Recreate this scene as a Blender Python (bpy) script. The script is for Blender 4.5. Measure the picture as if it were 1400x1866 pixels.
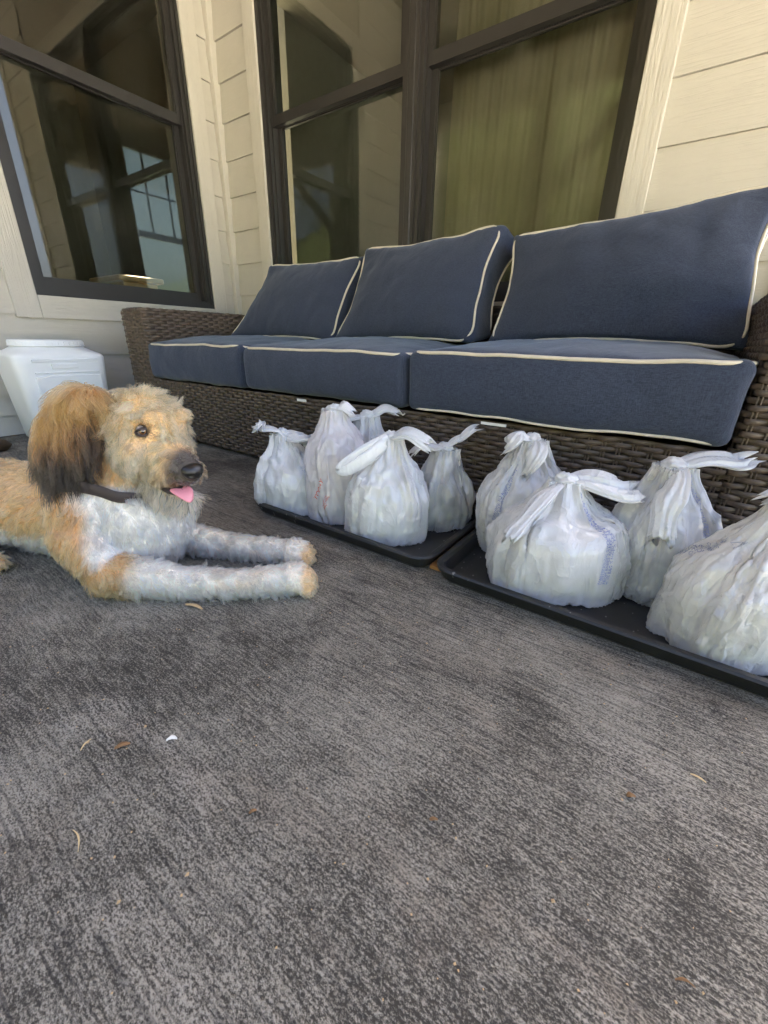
import bpy, bmesh, math, random
import numpy as np
from mathutils import Vector, Matrix, noise as mnoise

scene = bpy.context.scene
for _o in list(bpy.data.objects):
    bpy.data.objects.remove(_o)
COL = scene.collection
rad = math.radians

# ------------------------------------------------------------------ camera
YAW, PITCH, ROLL = rad(35.066), rad(22.595), rad(1.213)
CAM = Vector((2.6249, -1.9637, 0.4583))
cam_data = bpy.data.cameras.new('camera')
cam_data.sensor_fit = 'VERTICAL'
cam_data.sensor_height = 36.0
cam_data.lens = 746.66 / 1866.0 * 36.0
cam_data.clip_start = 0.02
cam_data.clip_end = 2000.0
cam = bpy.data.objects.new('camera', cam_data)
COL.objects.link(cam)
_f = Vector((-math.sin(YAW) * math.cos(PITCH), math.cos(YAW) * math.cos(PITCH), -math.sin(PITCH)))
_r = Vector((math.cos(YAW), math.sin(YAW), 0.0))
_u = _r.cross(_f)
_r2 = math.cos(ROLL) * _r + math.sin(ROLL) * _u
_u2 = -math.sin(ROLL) * _r + math.cos(ROLL) * _u
cam.matrix_world = Matrix(((_r2.x, _u2.x, -_f.x, CAM.x), (_r2.y, _u2.y, -_f.y, CAM.y), (_r2.z, _u2.z, -_f.z, CAM.z), (0, 0, 0, 1)))
scene.camera = cam

# ------------------------------------------------------------------ world and sun
SUN_AZ, SUN_EL = rad(-18.0), rad(44.0)        # azimuth clockwise from +y
world = bpy.data.worlds.new('World')
scene.world = world
world.use_nodes = True
_nt = world.node_tree
_nt.nodes.clear()
_sky = _nt.nodes.new('ShaderNodeTexSky')
_sky.sky_type = 'NISHITA'
_sky.sun_disc = False
_sky.sun_elevation = SUN_EL
_sky.sun_rotation = SUN_AZ % (2 * math.pi)
_sky.air_density = 0.5
_sky.dust_density = 6.0
_sky.ozone_density = 0.8
_bg = _nt.nodes.new('ShaderNodeBackground')
_bg.inputs['Strength'].default_value = 0.10
_wo = _nt.nodes.new('ShaderNodeOutputWorld')
_nt.links.new(_sky.outputs[0], _bg.inputs['Color'])
_nt.links.new(_bg.outputs[0], _wo.inputs['Surface'])

sun_data = bpy.data.lights.new('sun', 'SUN')
sun_data.energy = 5.0
sun_data.angle = rad(0.5)
sun_data.color = (1.0, 0.91, 0.77)
sun = bpy.data.objects.new('sun', sun_data)
COL.objects.link(sun)
_sd = Vector((math.sin(SUN_AZ) * math.cos(SUN_EL), math.cos(SUN_AZ) * math.cos(SUN_EL), math.sin(SUN_EL)))
sun.rotation_euler = _sd.to_track_quat('Z', 'Y').to_euler()
sun.location = (0, 0, 8)

scene.view_settings.view_transform = 'Standard'
scene.view_settings.look = 'None'
scene.view_settings.gamma = 1.0
scene.view_settings.use_curve_mapping = False
scene.view_settings.exposure = 4.1
scene.render.engine = 'CYCLES'
scene.cycles.use_denoising = True
scene.cycles.max_bounces = 7
scene.cycles.diffuse_bounces = 3
scene.cycles.glossy_bounces = 4
scene.cycles.transmission_bounces = 8
scene.cycles.transparent_max_bounces = 14
scene.cycles.sample_clamp_indirect = 8.0
scene.cycles.use_adaptive_sampling = True
scene.cycles.adaptive_threshold = 0.018
scene.cycles.caustics_reflective = False
scene.cycles.caustics_refractive = False

# ------------------------------------------------------------------ object helpers
ORIG = {}


def W0(o):
    return ORIG.get(o.name, Vector((0, 0, 0))) if o else Vector((0, 0, 0))


def link(o, parent, origin):
    COL.objects.link(o)
    if parent:
        o.parent = parent
    o.location = Vector(origin) - W0(parent)
    ORIG[o.name] = Vector(origin)
    return o


def empty(name, origin, label=None, category=None, group=None):
    o = bpy.data.objects.new(name, None)
    o.empty_display_size = 0.1
    link(o, None, origin)
    tag(o, label, category, group)
    return o


def tag(o, label=None, category=None, group=None, kind=None):
    if label:
        o['label'] = label
    if category:
        o['category'] = category
    if group:
        o['group'] = group
    if kind:
        o['kind'] = kind
    return o


def obj(name, verts, faces, mat, parent=None, origin=None, smooth=False, label=None, kind=None):
    """one mesh object from WORLD coordinates"""
    V = np.asarray(verts, dtype=float).reshape(-1, 3)
    if origin is None:
        origin = W0(parent) if parent else Vector((float(V[:, 0].mean()), float(V[:, 1].mean()), float(V[:, 2].min())))
    me = bpy.data.meshes.new(name)
    me.from_pydata((V - np.array(origin)).tolist(), [], faces)
    me.update()
    if smooth:
        me.polygons.foreach_set('use_smooth', [True] * len(me.polygons))
    if mat:
        me.materials.append(mat)
    o = bpy.data.objects.new(name, me)
    link(o, parent, origin)
    tag(o, label=label, kind=kind)
    return o


def box_vf(x0, x1, y0, y1, z0, z1):
    v = [(x0, y0, z0), (x1, y0, z0), (x1, y1, z0), (x0, y1, z0), (x0, y0, z1), (x1, y0, z1), (x1, y1, z1), (x0, y1, z1)]
    f = [(0, 3, 2, 1), (4, 5, 6, 7), (0, 1, 5, 4), (1, 2, 6, 5), (2, 3, 7, 6), (3, 0, 4, 7)]
    return v, f


def box(name, x0, x1, y0, y1, z0, z1, mat, parent=None, bevel=0.0, seg=1, kind=None, label=None, smooth=False):
    v, f = box_vf(x0, x1, y0, y1, z0, z1)
    if bevel <= 0:
        return obj(name, v, f, mat, parent, kind=kind, label=label)
    bm = bmesh.new()
    bv = [bm.verts.new(p) for p in v]
    for q in f:
        bm.faces.new([bv[i] for i in q])
    bmesh.ops.bevel(bm, geom=list(bm.edges), offset=bevel, segments=seg, affect='EDGES', profile=0.5)
    bm.verts.index_update()
    V = [tuple(p.co) for p in bm.verts]
    F = [[p.index for p in q.verts] for q in bm.faces]
    bm.free()
    return obj(name, V, F, mat, parent, kind=kind, label=label, smooth=smooth)


class MB:
    """collects pieces of ONE part"""
    def __init__(self):
        self.v, self.f = [], []

    def add(self, v, f):
        n = len(self.v)
        self.v.extend([tuple(p) for p in v])
        self.f.extend([tuple(i + n for i in q) for q in f])
        return self

    def box(self, *a):
        return self.add(*box_vf(*a))

    def build(self, name, mat, parent=None, **k):
        return obj(name, self.v, self.f, mat, parent, **k)


def tube_vf(path, radius, sides=8, closed=False, cap=True):
    P = np.asarray(path, float)
    n = len(P)
    rads = np.full(n, radius) if np.isscalar(radius) else np.asarray(radius, float)
    if closed:
        T = np.roll(P, -1, 0) - np.roll(P, 1, 0)
    else:
        T = np.gradient(P, axis=0)
    T /= np.linalg.norm(T, axis=1)[:, None] + 1e-12
    ref = np.array([0, 0, 1.0]) if abs(T[0][2]) < 0.9 else np.array([1.0, 0, 0])
    A = np.cross(T[0], ref)
    A /= np.linalg.norm(A)
    V = []
    for i in range(n):
        A = A - T[i] * (A @ T[i])
        A /= np.linalg.norm(A) + 1e-12
        B = np.cross(T[i], A)
        for k in range(sides):
            a = 2 * math.pi * k / sides
            V.append(P[i] + rads[i] * (math.cos(a) * A + math.sin(a) * B))
    F = []
    m = n if closed else n - 1
    for i in range(m):
        for k in range(sides):
            a, b = i * sides + k, i * sides + (k + 1) % sides
            c, d = ((i + 1) % n) * sides + (k + 1) % sides, ((i + 1) % n) * sides + k
            F.append((a, b, c, d))
    if not closed and cap:
        F.append(tuple(range(sides - 1, -1, -1)))
        F.append(tuple((n - 1) * sides + k for k in range(sides)))
    return V, F


# ------------------------------------------------------------------ gradient noise on arrays
_prs = np.random.RandomState(7)
_PERM = np.concatenate([_prs.permutation(256)] * 2)
_GR = _prs.normal(size=(256, 3))
_GR /= np.linalg.norm(_GR, axis=1)[:, None]


def pnoise(P):
    """gradient noise, about -0.7..0.7"""
    P = np.asarray(P, float)
    sh = P.shape[:-1]
    P = P.reshape(-1, 3)
    I = np.floor(P).astype(int)
    f = P - I
    I &= 255
    u = f * f * f * (f * (f * 6 - 15) + 10)
    out = np.zeros(len(P))
    for dx in (0, 1):
        for dy in (0, 1):
            for dz in (0, 1):
                hsh = _PERM[_PERM[_PERM[(I[:, 0] + dx) & 255] + ((I[:, 1] + dy) & 255)] + ((I[:, 2] + dz) & 255)]
                g = _GR[hsh]
                d = f - np.array([dx, dy, dz])
                w = (u[:, 0] if dx else 1 - u[:, 0]) * (u[:, 1] if dy else 1 - u[:, 1]) * (u[:, 2] if dz else 1 - u[:, 2])
                out += w * (g * d).sum(1)
    return out.reshape(sh)


# ------------------------------------------------------------------ material helpers
class NT:
    def __init__(self, name):
        self.m = bpy.data.materials.new(name)
        self.m.use_nodes = True
        self.t = self.m.node_tree
        self.t.nodes.clear()
        self.out = self.t.nodes.new('ShaderNodeOutputMaterial')

    def n(self, typ, ins=None, **props):
        nd = self.t.nodes.new('ShaderNode' + typ)
        for k, v in props.items():
            setattr(nd, k, v)
        for k, v in (ins or {}).items():
            s = nd.inputs[k]
            if isinstance(v, bpy.types.NodeSocket):
                self.t.links.new(v, s)
            else:
                s.default_value = v
        return nd

    def coord(self, kind='Object', scale=(1, 1, 1), rot=(0, 0, 0), loc=(0, 0, 0)):
        tc = self.n('TexCoord')
        mp = self.n('Mapping', {'Vector': tc.outputs[kind], 'Scale': scale, 'Rotation': rot, 'Location': loc})
        return mp.outputs[0]

    def noise(self, vec, scale, detail=4, rough=0.55, dist=0.0):
        return self.n('TexNoise', {'Vector': vec, 'Scale': scale, 'Detail': detail, 'Roughness': rough, 'Distortion': dist}).outputs[0]

    def ramp(self, fac, stops, interp='LINEAR'):
        nd = self.n('ValToRGB', {'Fac': fac})
        cr = nd.color_ramp
        cr.interpolation = interp
        while len(cr.elements) < len(stops):
            cr.elements.new(0.5)
        for e, (p, c) in zip(cr.elements, stops):
            e.position = p
            e.color = (c, c, c, 1) if np.isscalar(c) else (*c, 1)
        return nd.outputs[0]

    def mix(self, fac, a, b, blend='MIX'):
        nd = self.n('Mix', data_type='RGBA', blend_type=blend)
        for s, v in ((nd.inputs[0], fac), (nd.inputs[6], a), (nd.inputs[7], b)):
            if isinstance(v, bpy.types.NodeSocket):
                self.t.links.new(v, s)
            elif s.type == 'RGBA' and not np.isscalar(v):
                s.default_value = (*v, 1) if len(v) == 3 else v
            elif s.type == 'RGBA':
                s.default_value = (v, v, v, 1)
            else:
                s.default_value = v
        return nd.outputs[2]

    def math(self, op, a, b=0.0, clamp=False):
        nd = self.n('Math', operation=op, use_clamp=clamp)
        for s, v in zip(nd.inputs, (a, b)):
            if isinstance(v, bpy.types.NodeSocket):
                self.t.links.new(v, s)
            else:
                s.default_value = v
        return nd.outputs[0]

    def bump(self, height, strength=0.3, dist=0.002, normal=None):
        ins = {'Height': height, 'Strength': strength, 'Distance': dist}
        if normal is not None:
            ins['Normal'] = normal
        return self.n('Bump', ins).outputs[0]

    def pbsdf(self, color, rough=0.6, spec=0.4, normal=None, **ins):
        d = {'Base Color': (*color, 1) if isinstance(color, tuple) and len(color) == 3 else color, 'Roughness': rough, 'Specular IOR Level': spec}
        if normal is not None:
            d['Normal'] = normal
        d.update(ins)
        return self.n('BsdfPrincipled', d)

    def surface(self, sh):
        self.t.links.new(sh.outputs[0] if not isinstance(sh, bpy.types.NodeSocket) else sh, self.out.inputs['Surface'])
        return self.m


def simple(name, color, rough=0.6, spec=0.4, var=0.12, scale=20.0, bump=0.0):
    t = NT(name)
    c = t.coord()
    nz = t.noise(c, scale, 5)
    col = t.mix(nz, tuple(x * (1 - var) for x in color), tuple(min(1, x * (1 + var)) for x in color))
    nrm = t.bump(t.noise(c, scale * 6, 3), bump, 0.001) if bump else None
    rg = t.math('ADD', t.math('MULTIPLY', nz, 0.15), rough - 0.07)
    return t.surface(t.pbsdf(col, rg, spec, nrm))


def mat_concrete():
    t = NT('broomed_concrete')
    c = t.coord()
    warp = t.n('TexNoise', {'Vector': c, 'Scale': 3.0, 'Detail': 2})
    cw = t.n('VectorMath', {0: c, 1: t.n('VectorMath', {0: warp.outputs[1], 1: (0.03, 0.03, 0.0)}, operation='MULTIPLY').outputs[0]}, operation='ADD').outputs[0]
    streak = t.noise(t.n('Mapping', {'Vector': cw, 'Scale': (30, 250, 1), 'Rotation': (0, 0, rad(1.5))}).outputs[0], 1.0, 3, 0.6)
    streak2 = t.noise(t.n('Mapping', {'Vector': cw, 'Scale': (90, 330, 1)}).outputs[0], 1.0, 2, 0.6)
    fine = t.noise(t.n('Mapping', {'Vector': c, 'Scale': (320, 500, 1)}).outputs[0], 1.0, 3, 0.7)
    fine2 = t.noise(c, 950.0, 2, 0.6)
    blotch = t.noise(c, 1.9, 7, 0.66, 0.5)
    blotch2 = t.noise(t.n('Mapping', {'Vector': c, 'Location': (7.3, 2.1, 0)}).outputs[0], 6.5, 6, 0.65, 0.6)
    h = t.math('ADD', t.math('MULTIPLY', streak, 0.34), t.math('MULTIPLY', fine, 0.87))
    h = t.math('ADD', h, t.math('MULTIPLY', streak2, 0.22))
    wearm = t.math('ADD', t.math('MULTIPLY', blotch, 0.42), t.math('MULTIPLY', blotch2, 0.34))
    m = t.math('ADD', h, wearm)
    m = t.math('ADD', m, t.math('MULTIPLY', fine2, 0.32))
    worn = t.ramp(t.math('MULTIPLY', m, 1 / 2.51), [(0.458, 0.0), (0.500, 0.40), (0.548, 1.0)])
    dark = t.mix(blotch2, (0.033, 0.029, 0.023), (0.062, 0.054, 0.042))
    light = t.mix(t.noise(c, 60.0, 3), (0.228, 0.206, 0.163), (0.40, 0.362, 0.290))
    col = t.mix(worn, dark, light)
    # thin dark grooves left by the broom
    gro = t.ramp(t.noise(t.n('Mapping', {'Vector': cw, 'Scale': (6, 210, 1), 'Location': (0, 3.7, 0)}).outputs[0], 1.0, 2, 0.5), [(0.38, 0.6), (0.43, 0.0)])
    gro = t.math('MULTIPLY', gro, t.ramp(t.noise(c, 1.3, 3), [(0.35, 0.2), (0.6, 1.0)]))
    col = t.mix(gro, col, (0.024, 0.022, 0.021))
    # sandy, dusty patches
    dust = t.noise(t.n('Mapping', {'Vector': c, 'Location': (3.1, 9.4, 0), 'Scale': (1.0, 1.6, 1)}).outputs[0], 4.3, 5, 0.6, 0.6)
    dm = t.ramp(dust, [(0.56, 0.0), (0.70, 0.7)])
    dm = t.math('MULTIPLY', dm, t.ramp(h, [(0.55, 0.0), (0.85, 1.0)]))
    col = t.mix(dm, col, (0.27, 0.225, 0.17))
    # pale scuffs where feet drag
    scv = t.n('Mapping', {'Vector': c, 'Rotation': (0, 0, rad(38)), 'Scale': (3.2, 9.0, 1), 'Location': (1.7, 0.4, 0)}).outputs[0]
    scf = t.ramp(t.noise(scv, 1.0, 5, 0.6, 0.7), [(0.58, 0.0), (0.74, 0.48)])
    scf = t.math('MULTIPLY', scf, t.ramp(h, [(0.62, 0.0), (0.80, 1.0)]))
    col = t.mix(scf, col, (0.46, 0.41, 0.34))
    # small dark oil / damp spots
    vor = t.n('TexVoronoi', {'Vector': cw, 'Scale': 4.2, 'Randomness': 1.0}).outputs['Distance']
    spot = t.ramp(vor, [(0.035, 0.75), (0.07, 0.0)])
    col = t.mix(spot, col, (0.03, 0.027, 0.025))
    nrm = t.bump(t.math('ADD', t.math('MULTIPLY', streak, 0.5), t.math('ADD', t.math('MULTIPLY', fine, 1.0), t.math('MULTIPLY', streak2, 0.4))), 0.75, 0.0030)
    return t.surface(t.pbsdf(col, 0.86, 0.25, nrm))


def mat_siding(name, color, axis, grain=0.8):
    """painted fibre-cement with embossed cedar grain running along `axis`"""
    t = NT(name)
    sc = {'x': (3, 40, 60), 'y': (40, 3, 60), 'z': (60, 60, 3)}[axis]
    oi = t.n('ObjectInfo')
    tc = t.n('TexCoord')
    off = t.n('VectorMath', {0: tc.outputs['Object'], 1: t.n('CombineXYZ', {'X': t.math('MULTIPLY', oi.outputs['Random'], 9.0), 'Y': 0.0, 'Z': t.math('MULTIPLY', oi.outputs['Random'], 5.0)}).outputs[0]}, operation='ADD').outputs[0]
    v = t.n('Mapping', {'Vector': off, 'Scale': sc}).outputs[0]
    g = t.noise(v, 1.0, 4, 0.6, 1.2)
    rid = t.ramp(g, [(0.40, 0.0), (0.47, 1.0), (0.53, 1.0), (0.60, 0.0)])
    big = t.noise(off, 2.0, 3)
    grime = t.noise(off, 14.0, 6, 0.65)
    col = t.mix(t.ramp(grime, [(0.45, 0.0), (0.8, 0.30)]), color, tuple(x * 0.80 for x in color))
    col = t.mix(t.math('MULTIPLY', big, 0.14), col, tuple(x * 0.85 for x in color))
    spk = t.ramp(t.noise(off, 120.0, 2), [(0.70, 0.0), (0.78, 0.35)])
    col = t.mix(spk, col, tuple(x * 0.62 for x in color))
    nrm = t.bump(t.math('ADD', t.math('MULTIPLY', rid, 0.5), t.math('MULTIPLY', g, 0.8)), grain, 0.0022)
    return t.surface(t.pbsdf(col, 0.55, 0.35, nrm))


def mat_fabric():
    t = NT('navy_woven_fabric')
    c = t.coord()
    n1 = t.noise(t.n('Mapping', {'Vector': c, 'Scale': (1, 1, 1)}).outputs[0], 6.0, 4)
    wx = t.noise(t.n('Mapping', {'Vector': c, 'Scale': (90, 900, 900)}).outputs[0], 1.0, 2)
    wz = t.noise(t.n('Mapping', {'Vector': c, 'Scale': (900, 900, 90)}).outputs[0], 1.0, 2)
    th = t.math('MULTIPLY', t.math('ADD', wx, wz), 0.5)
    col = t.mix(t.ramp(th, [(0.38, 0.0), (0.62, 1.0)]), (0.016, 0.023, 0.043), (0.049, 0.062, 0.101))
    lint = t.ramp(t.noise(c, 260.0, 2), [(0.72, 0.0), (0.80, 0.5)])
    col = t.mix(t.math('MULTIPLY', n1, 0.25), col, (0.048, 0.060, 0.085))
    col = t.mix(lint, col, (0.11, 0.12, 0.14))
    nrm = t.bump(th, 0.35, 0.0008)
    nrm = t.bump(t.noise(c, 11.0, 3, 0.5, 1.0), 0.35, 0.012, nrm)
    return t.surface(t.pbsdf(col, 0.85, 0.2, nrm, **{'Sheen Weight': 0.35, 'Sheen Roughness': 0.5, 'Sheen Tint': (0.55, 0.62, 0.75, 1)}))


def mat_wicker():
    t = NT('brown_resin_wicker')
    c = t.coord()
    n1 = t.noise(c, 30.0, 4)
    st = t.noise(t.n('Mapping', {'Vector': c, 'Scale': (60, 60, 500)}).outputs[0], 1.0, 3)
    col = t.mix(n1, (0.040, 0.028, 0.020), (0.115, 0.083, 0.060))
    col = t.mix(t.ramp(st, [(0.45, 0.0), (0.75, 0.6)]), col, (0.17, 0.135, 0.105))
    nrm = t.bump(st, 0.3, 0.0008)
    return t.surface(t.pbsdf(col, 0.42, 0.45, nrm))


def mat_glass(name='window_glass', rough=0.022, haze=1.0):
    t = NT(name)
    lw = t.n('LayerWeight', {'Blend': 0.5})
    fr = t.n('Fresnel', {'IOR': 1.5})
    fac = t.math('MULTIPLY', fr.outputs[0], 2.1, True)
    c = t.coord()
    smear = t.ramp(t.noise(c, 4.0, 5, 0.65), [(0.45, 0.0), (0.8, 0.035)])
    speck = t.ramp(t.noise(c, 120.0, 2), [(0.73, 0.0), (0.80, 0.10)])
    tr = t.n('BsdfTransparent', {'Color': (0.77, 0.86, 0.80, 1)})
    gl = t.n('BsdfGlossy', {'Color': (0.92, 0.90, 0.78, 1), 'Roughness': rough})
    mx = t.n('MixShader', {'Fac': fac, 1: tr.outputs[0], 2: gl.outputs[0]})
    df = t.n('BsdfDiffuse', {'Color': (0.75, 0.72, 0.6, 1)})
    m2 = t.n('MixShader', {'Fac': t.math('MULTIPLY', t.math('ADD', smear, speck), haze, True), 1: mx.outputs[0], 2: df.outputs[0]})
    return t.surface(m2)


M = {}
M['concrete'] = mat_concrete()
PAINT = (0.52, 0.495, 0.435)
M['siding_x'] = mat_siding('painted_siding_along_x', PAINT, 'x', 0.42)
M['siding_y'] = mat_siding('painted_siding_along_y', PAINT, 'y', 0.42)
M['trim_z'] = mat_siding('painted_trim_upright', (0.55, 0.525, 0.465), 'z')
M['trim_y'] = mat_siding('painted_trim_level', (0.55, 0.525, 0.465), 'y')
M['sheath'] = simple('wall_sheathing', (0.35, 0.32, 0.27))
M['bronze'] = simple('dark_bronze_frame', (0.028, 0.026, 0.025), 0.42, 0.45, 0.15, 30)
M['gasket'] = simple('black_gasket', (0.012, 0.012, 0.012), 0.5)
M['glass'] = mat_glass()
M['glass_dusty'] = mat_glass('dusty_window_glass', 0.09, 2.4)
M['ceil'] = simple('stained_porch_boards', (0.20, 0.145, 0.085), 0.6, 0.3, 0.35, 6)
M['beam'] = simple('stained_beam', (0.14, 0.10, 0.06), 0.6, 0.3, 0.3, 8)
M['room'] = simple('room_paint', (0.16, 0.145, 0.115), 0.8)
M['roomfloor'] = simple('room_floor', (0.10, 0.07, 0.045), 0.5)
M['curtain'] = simple('olive_beige_curtain', (0.255, 0.21, 0.158), 0.9, 0.1, 0.1, 12)
M['table'] = simple('honey_wood', (0.36, 0.21, 0.09), 0.4, 0.4, 0.3, 12)
M['fabric'] = mat_fabric()
M['piping'] = simple('cream_piping', (0.62, 0.57, 0.47), 0.8, 0.2, 0.12, 60, 0.3)
M['wicker'] = mat_wicker()
M['core'] = simple('dark_sofa_core', (0.016, 0.012, 0.010), 0.7)
M['tag'] = simple('white_tag', (0.72, 0.72, 0.70), 0.6)
def mat_tray():
    t = NT('black_tray_plastic')
    c = t.coord()
    nz = t.noise(c, 25.0, 5)
    col = t.mix(nz, (0.010, 0.010, 0.011), (0.024, 0.023, 0.022))
    vo = t.n('TexVoronoi', {'Vector': t.n('Mapping', {'Vector': c, 'Scale': (70, 46, 1)}).outputs[0], 'Scale': 1.0, 'Randomness': 1.0}).outputs['Distance']
    sp = t.ramp(t.math('ADD', vo, t.math('MULTIPLY', t.noise(c, 9.0, 3), 0.42)), [(0.29, 0.55), (0.33, 0.0)])
    col = t.mix(sp, col, (0.38, 0.37, 0.34))
    dust = t.ramp(t.noise(c, 6.0, 6, 0.7), [(0.5, 0.0), (0.8, 0.3)])
    col = t.mix(dust, col, (0.10, 0.095, 0.085))
    rg = t.math('ADD', t.math('MULTIPLY', nz, 0.2), 0.36)
    return t.surface(t.pbsdf(col, rg, 0.4, t.bump(t.noise(c, 300, 2), 0.12, 0.0006)))


M['tray'] = mat_tray()
M['lath'] = simple('orange_wood', (0.36, 0.17, 0.06), 0.65, 0.3, 0.3, 30)
M['bin'] = simple('white_bin_plastic', (0.84, 0.86, 0.87), 0.42, 0.4, 0.05, 8, 0.05)
M['grass'] = simple('yard_dry_grass', (0.23, 0.205, 0.15), 0.9, 0.2, 0.5, 1.2)
M['bounce_pale'] = simple('pale_bounce_ground', (0.55, 0.53, 0.49), 0.85, 0.2, 0.12, 2.0)
M['foliage'] = simple('olive_foliage', (0.046, 0.047, 0.020), 0.85, 0.15, 0.2, 0.9)
M['hill'] = simple('green_hillside', (0.05, 0.075, 0.022), 0.9, 0.2, 0.6, 0.15)
M['roof'] = simple('roof_shingle', (0.09, 0.085, 0.08), 0.9)

# ================================================================== setting
def grid_sheet(name, x0, x1, y0, y1, z, mat):
    v = [(x0, y0, z), (x1, y0, z), (x1, y1, z), (x0, y1, z)]
    o = obj(name, v, [(0, 1, 2, 3)], mat, None, origin=(0, 0, 0))
    return tag(o, kind='structure')


pf = box('porch_floor', 0.0, 4.6, -3.6, 0.0, -0.16, 0.0, M['concrete'])
tag(pf, kind='structure', label='dark broom-finished concrete porch floor with worn grey streaks')
grid_sheet('ground', -400, 400, -400, 400, -0.165, M['grass'])

grid_sheet('bounce_ground', 4.65, 16.0, -14.0, 9.0, -0.155, M['bounce_pale'])  # unseen pale ground, added to bounce light into the porch
hv, hf = [], []
NH = 96
for i in range(NH):
    a = 2 * math.pi * i / NH
    rr = 55 + 6 * math.sin(3 * a + 1) + 4 * math.sin(7 * a)
    top = (5.5 + 36.0 * max(0, -math.sin(a)) ** 3) + 2.2 * math.sin(2 * a + 0.7) + 1.3 * math.sin(5 * a + 2) + 0.9 * math.sin(17 * a)  # front side raised high to keep sky out of the window reflections
    for (dr, z) in ((0, -0.3), (9, top * 0.7), (20, top), (60, -0.3)):
        hv.append(((rr + dr) * math.cos(a), (rr + dr) * math.sin(a), z))
for i in range(NH):
    j = (i + 1) % NH
    for k in range(3):
        hf.append((i * 4 + k, i * 4 + k + 1, j * 4 + k + 1, j * 4 + k))
tag(obj('hills', hv, hf, M['hill'], origin=(0, 0, 0), smooth=True), kind='structure')

# a wood beyond the yard, in front of the porch: one mass of foliage
rw = np.random.RandomState(21)
tv_, tf_ = [], []
for k in range(190):
    a = rad(rw.uniform(195, 302))
    dist = rw.uniform(13, 24)
    hh = rw.uniform(8.5, 12.5) * (dist / 18) * (0.55 + 0.45 * min(1.0, abs(math.cos((a - rad(255)) * 0.9))))
    cx_, cy_ = 1.5 + dist * math.cos(a), dist * math.sin(a)
    wr = rw.uniform(1.6, 2.8)
    n_ = 620
    q = rw.normal(size=(n_, 3))
    q /= np.linalg.norm(q, axis=1)[:, None]
    q *= rw.uniform(0.5, 1.0, n_)[:, None] * (1 + 0.35 * np.sin(q[:, 0:1] * 5 + k) * np.cos(q[:, 2:3] * 6 + k))
    c_ = np.array([cx_, cy_, hh * 0.52]) + q * np.array([wr, wr, hh * 0.5])
    c_[:, 2] = np.maximum(c_[:, 2], 0.1)
    s_ = rw.uniform(0.06, 0.17, n_)[:, None]
    e1_, e2_ = rw.normal(size=(n_, 3)), rw.normal(size=(n_, 3))
    e1_ *= s_ / np.linalg.norm(e1_, axis=1)[:, None]
    e2_ *= 0.7 * s_ / np.linalg.norm(e2_, axis=1)[:, None]
    Q_ = np.stack([c_ - e1_, c_ + e2_, c_ + e1_, c_ - e2_], 1).reshape(-1, 3)
    n0_ = len(tv_)
    tv_ += Q_.tolist()
    tf_ += [(n0_ + 4 * m_, n0_ + 4 * m_ + 1, n0_ + 4 * m_ + 2, n0_ + 4 * m_ + 3) for m_ in range(n_)]
tag(obj('wood', tv_, tf_, M['foliage'], origin=(0, -18, 0)), 'far-off leafy wood reflected in the window glass', None, None, 'stuff')

# ================================================================== house
house = empty('house', (0, 0, 0), 'cream lap-sided house corner with two dark bronze framed windows behind the sofa', 'house')
LAP0, LAP = 0.005, 0.178
LINES = [0.0, 0.092, 0.183] + [0.183 + LAP * k for k in range(1, 17)]
ROOF_Z = 2.95
BX0, BX1, WZ0, WZ1 = 0.392, 2.262, 0.630, 2.45      # back window opening
LY0, LY1 = -1.146, -0.199                            # left window opening
WALL_END = 2.83

# wall bodies with the openings left free
mb = MB()
for (a, b, z0, z1) in ((-0.12, BX0, 0, ROOF_Z), (BX1, WALL_END - 0.013, 0, ROOF_Z), (BX0, BX1, 0, WZ0), (BX0, BX1, WZ1, ROOF_Z)):
    mb.box(a, b, 0.0, 0.14, z0, z1)
back_wall = mb.build('wall', M['sheath'], house)
mb = MB()
for (a, b, z0, z1) in ((-2.5, LY0, 0, ROOF_Z), (LY1, -0.002, 0, ROOF_Z), (LY0, LY1, 0, WZ0), (LY0, LY1, WZ1, ROOF_Z)):
    mb.box(-0.14, 0.0, a, b, z0, z1)
left_wall = mb.build('wall', M['sheath'], house)


def plank_back(x0, x1, z0, z1):
    v = [(x0, -0.0200, z0 + 0.0040), (x1, -0.0200, z0 + 0.0040), (x1, -0.001, z0 + 0.006), (x0, -0.001, z0 + 0.006),
         (x0, -0.0075, z1 + 0.004), (x1, -0.0075, z1 + 0.004), (x1, -0.001, z1 + 0.004), (x0, -0.001, z1 + 0.004)]
    return obj('siding_plank', v, box_vf(0, 1, 0, 1, 0, 1)[1], M['siding_x'], back_wall)


def plank_left(y0, y1, z0, z1):
    v = [(0.0200, y0, z0 + 0.0040), (0.001, y0, z0 + 0.006), (0.001, y1, z0 + 0.006), (0.0200, y1, z0 + 0.0040),
         (0.0075, y0, z1 + 0.004), (0.001, y0, z1 + 0.004), (0.001, y1, z1 + 0.004), (0.0075, y1, z1 + 0.004)]
    f = [(0, 1, 2, 3), (4, 7, 6, 5), (0, 4, 5, 1), (1, 5, 6, 2), (2, 6, 7, 3), (3, 7, 4, 0)]
    return obj('siding_plank', v, f, M['siding_y'], left_wall)


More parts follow.
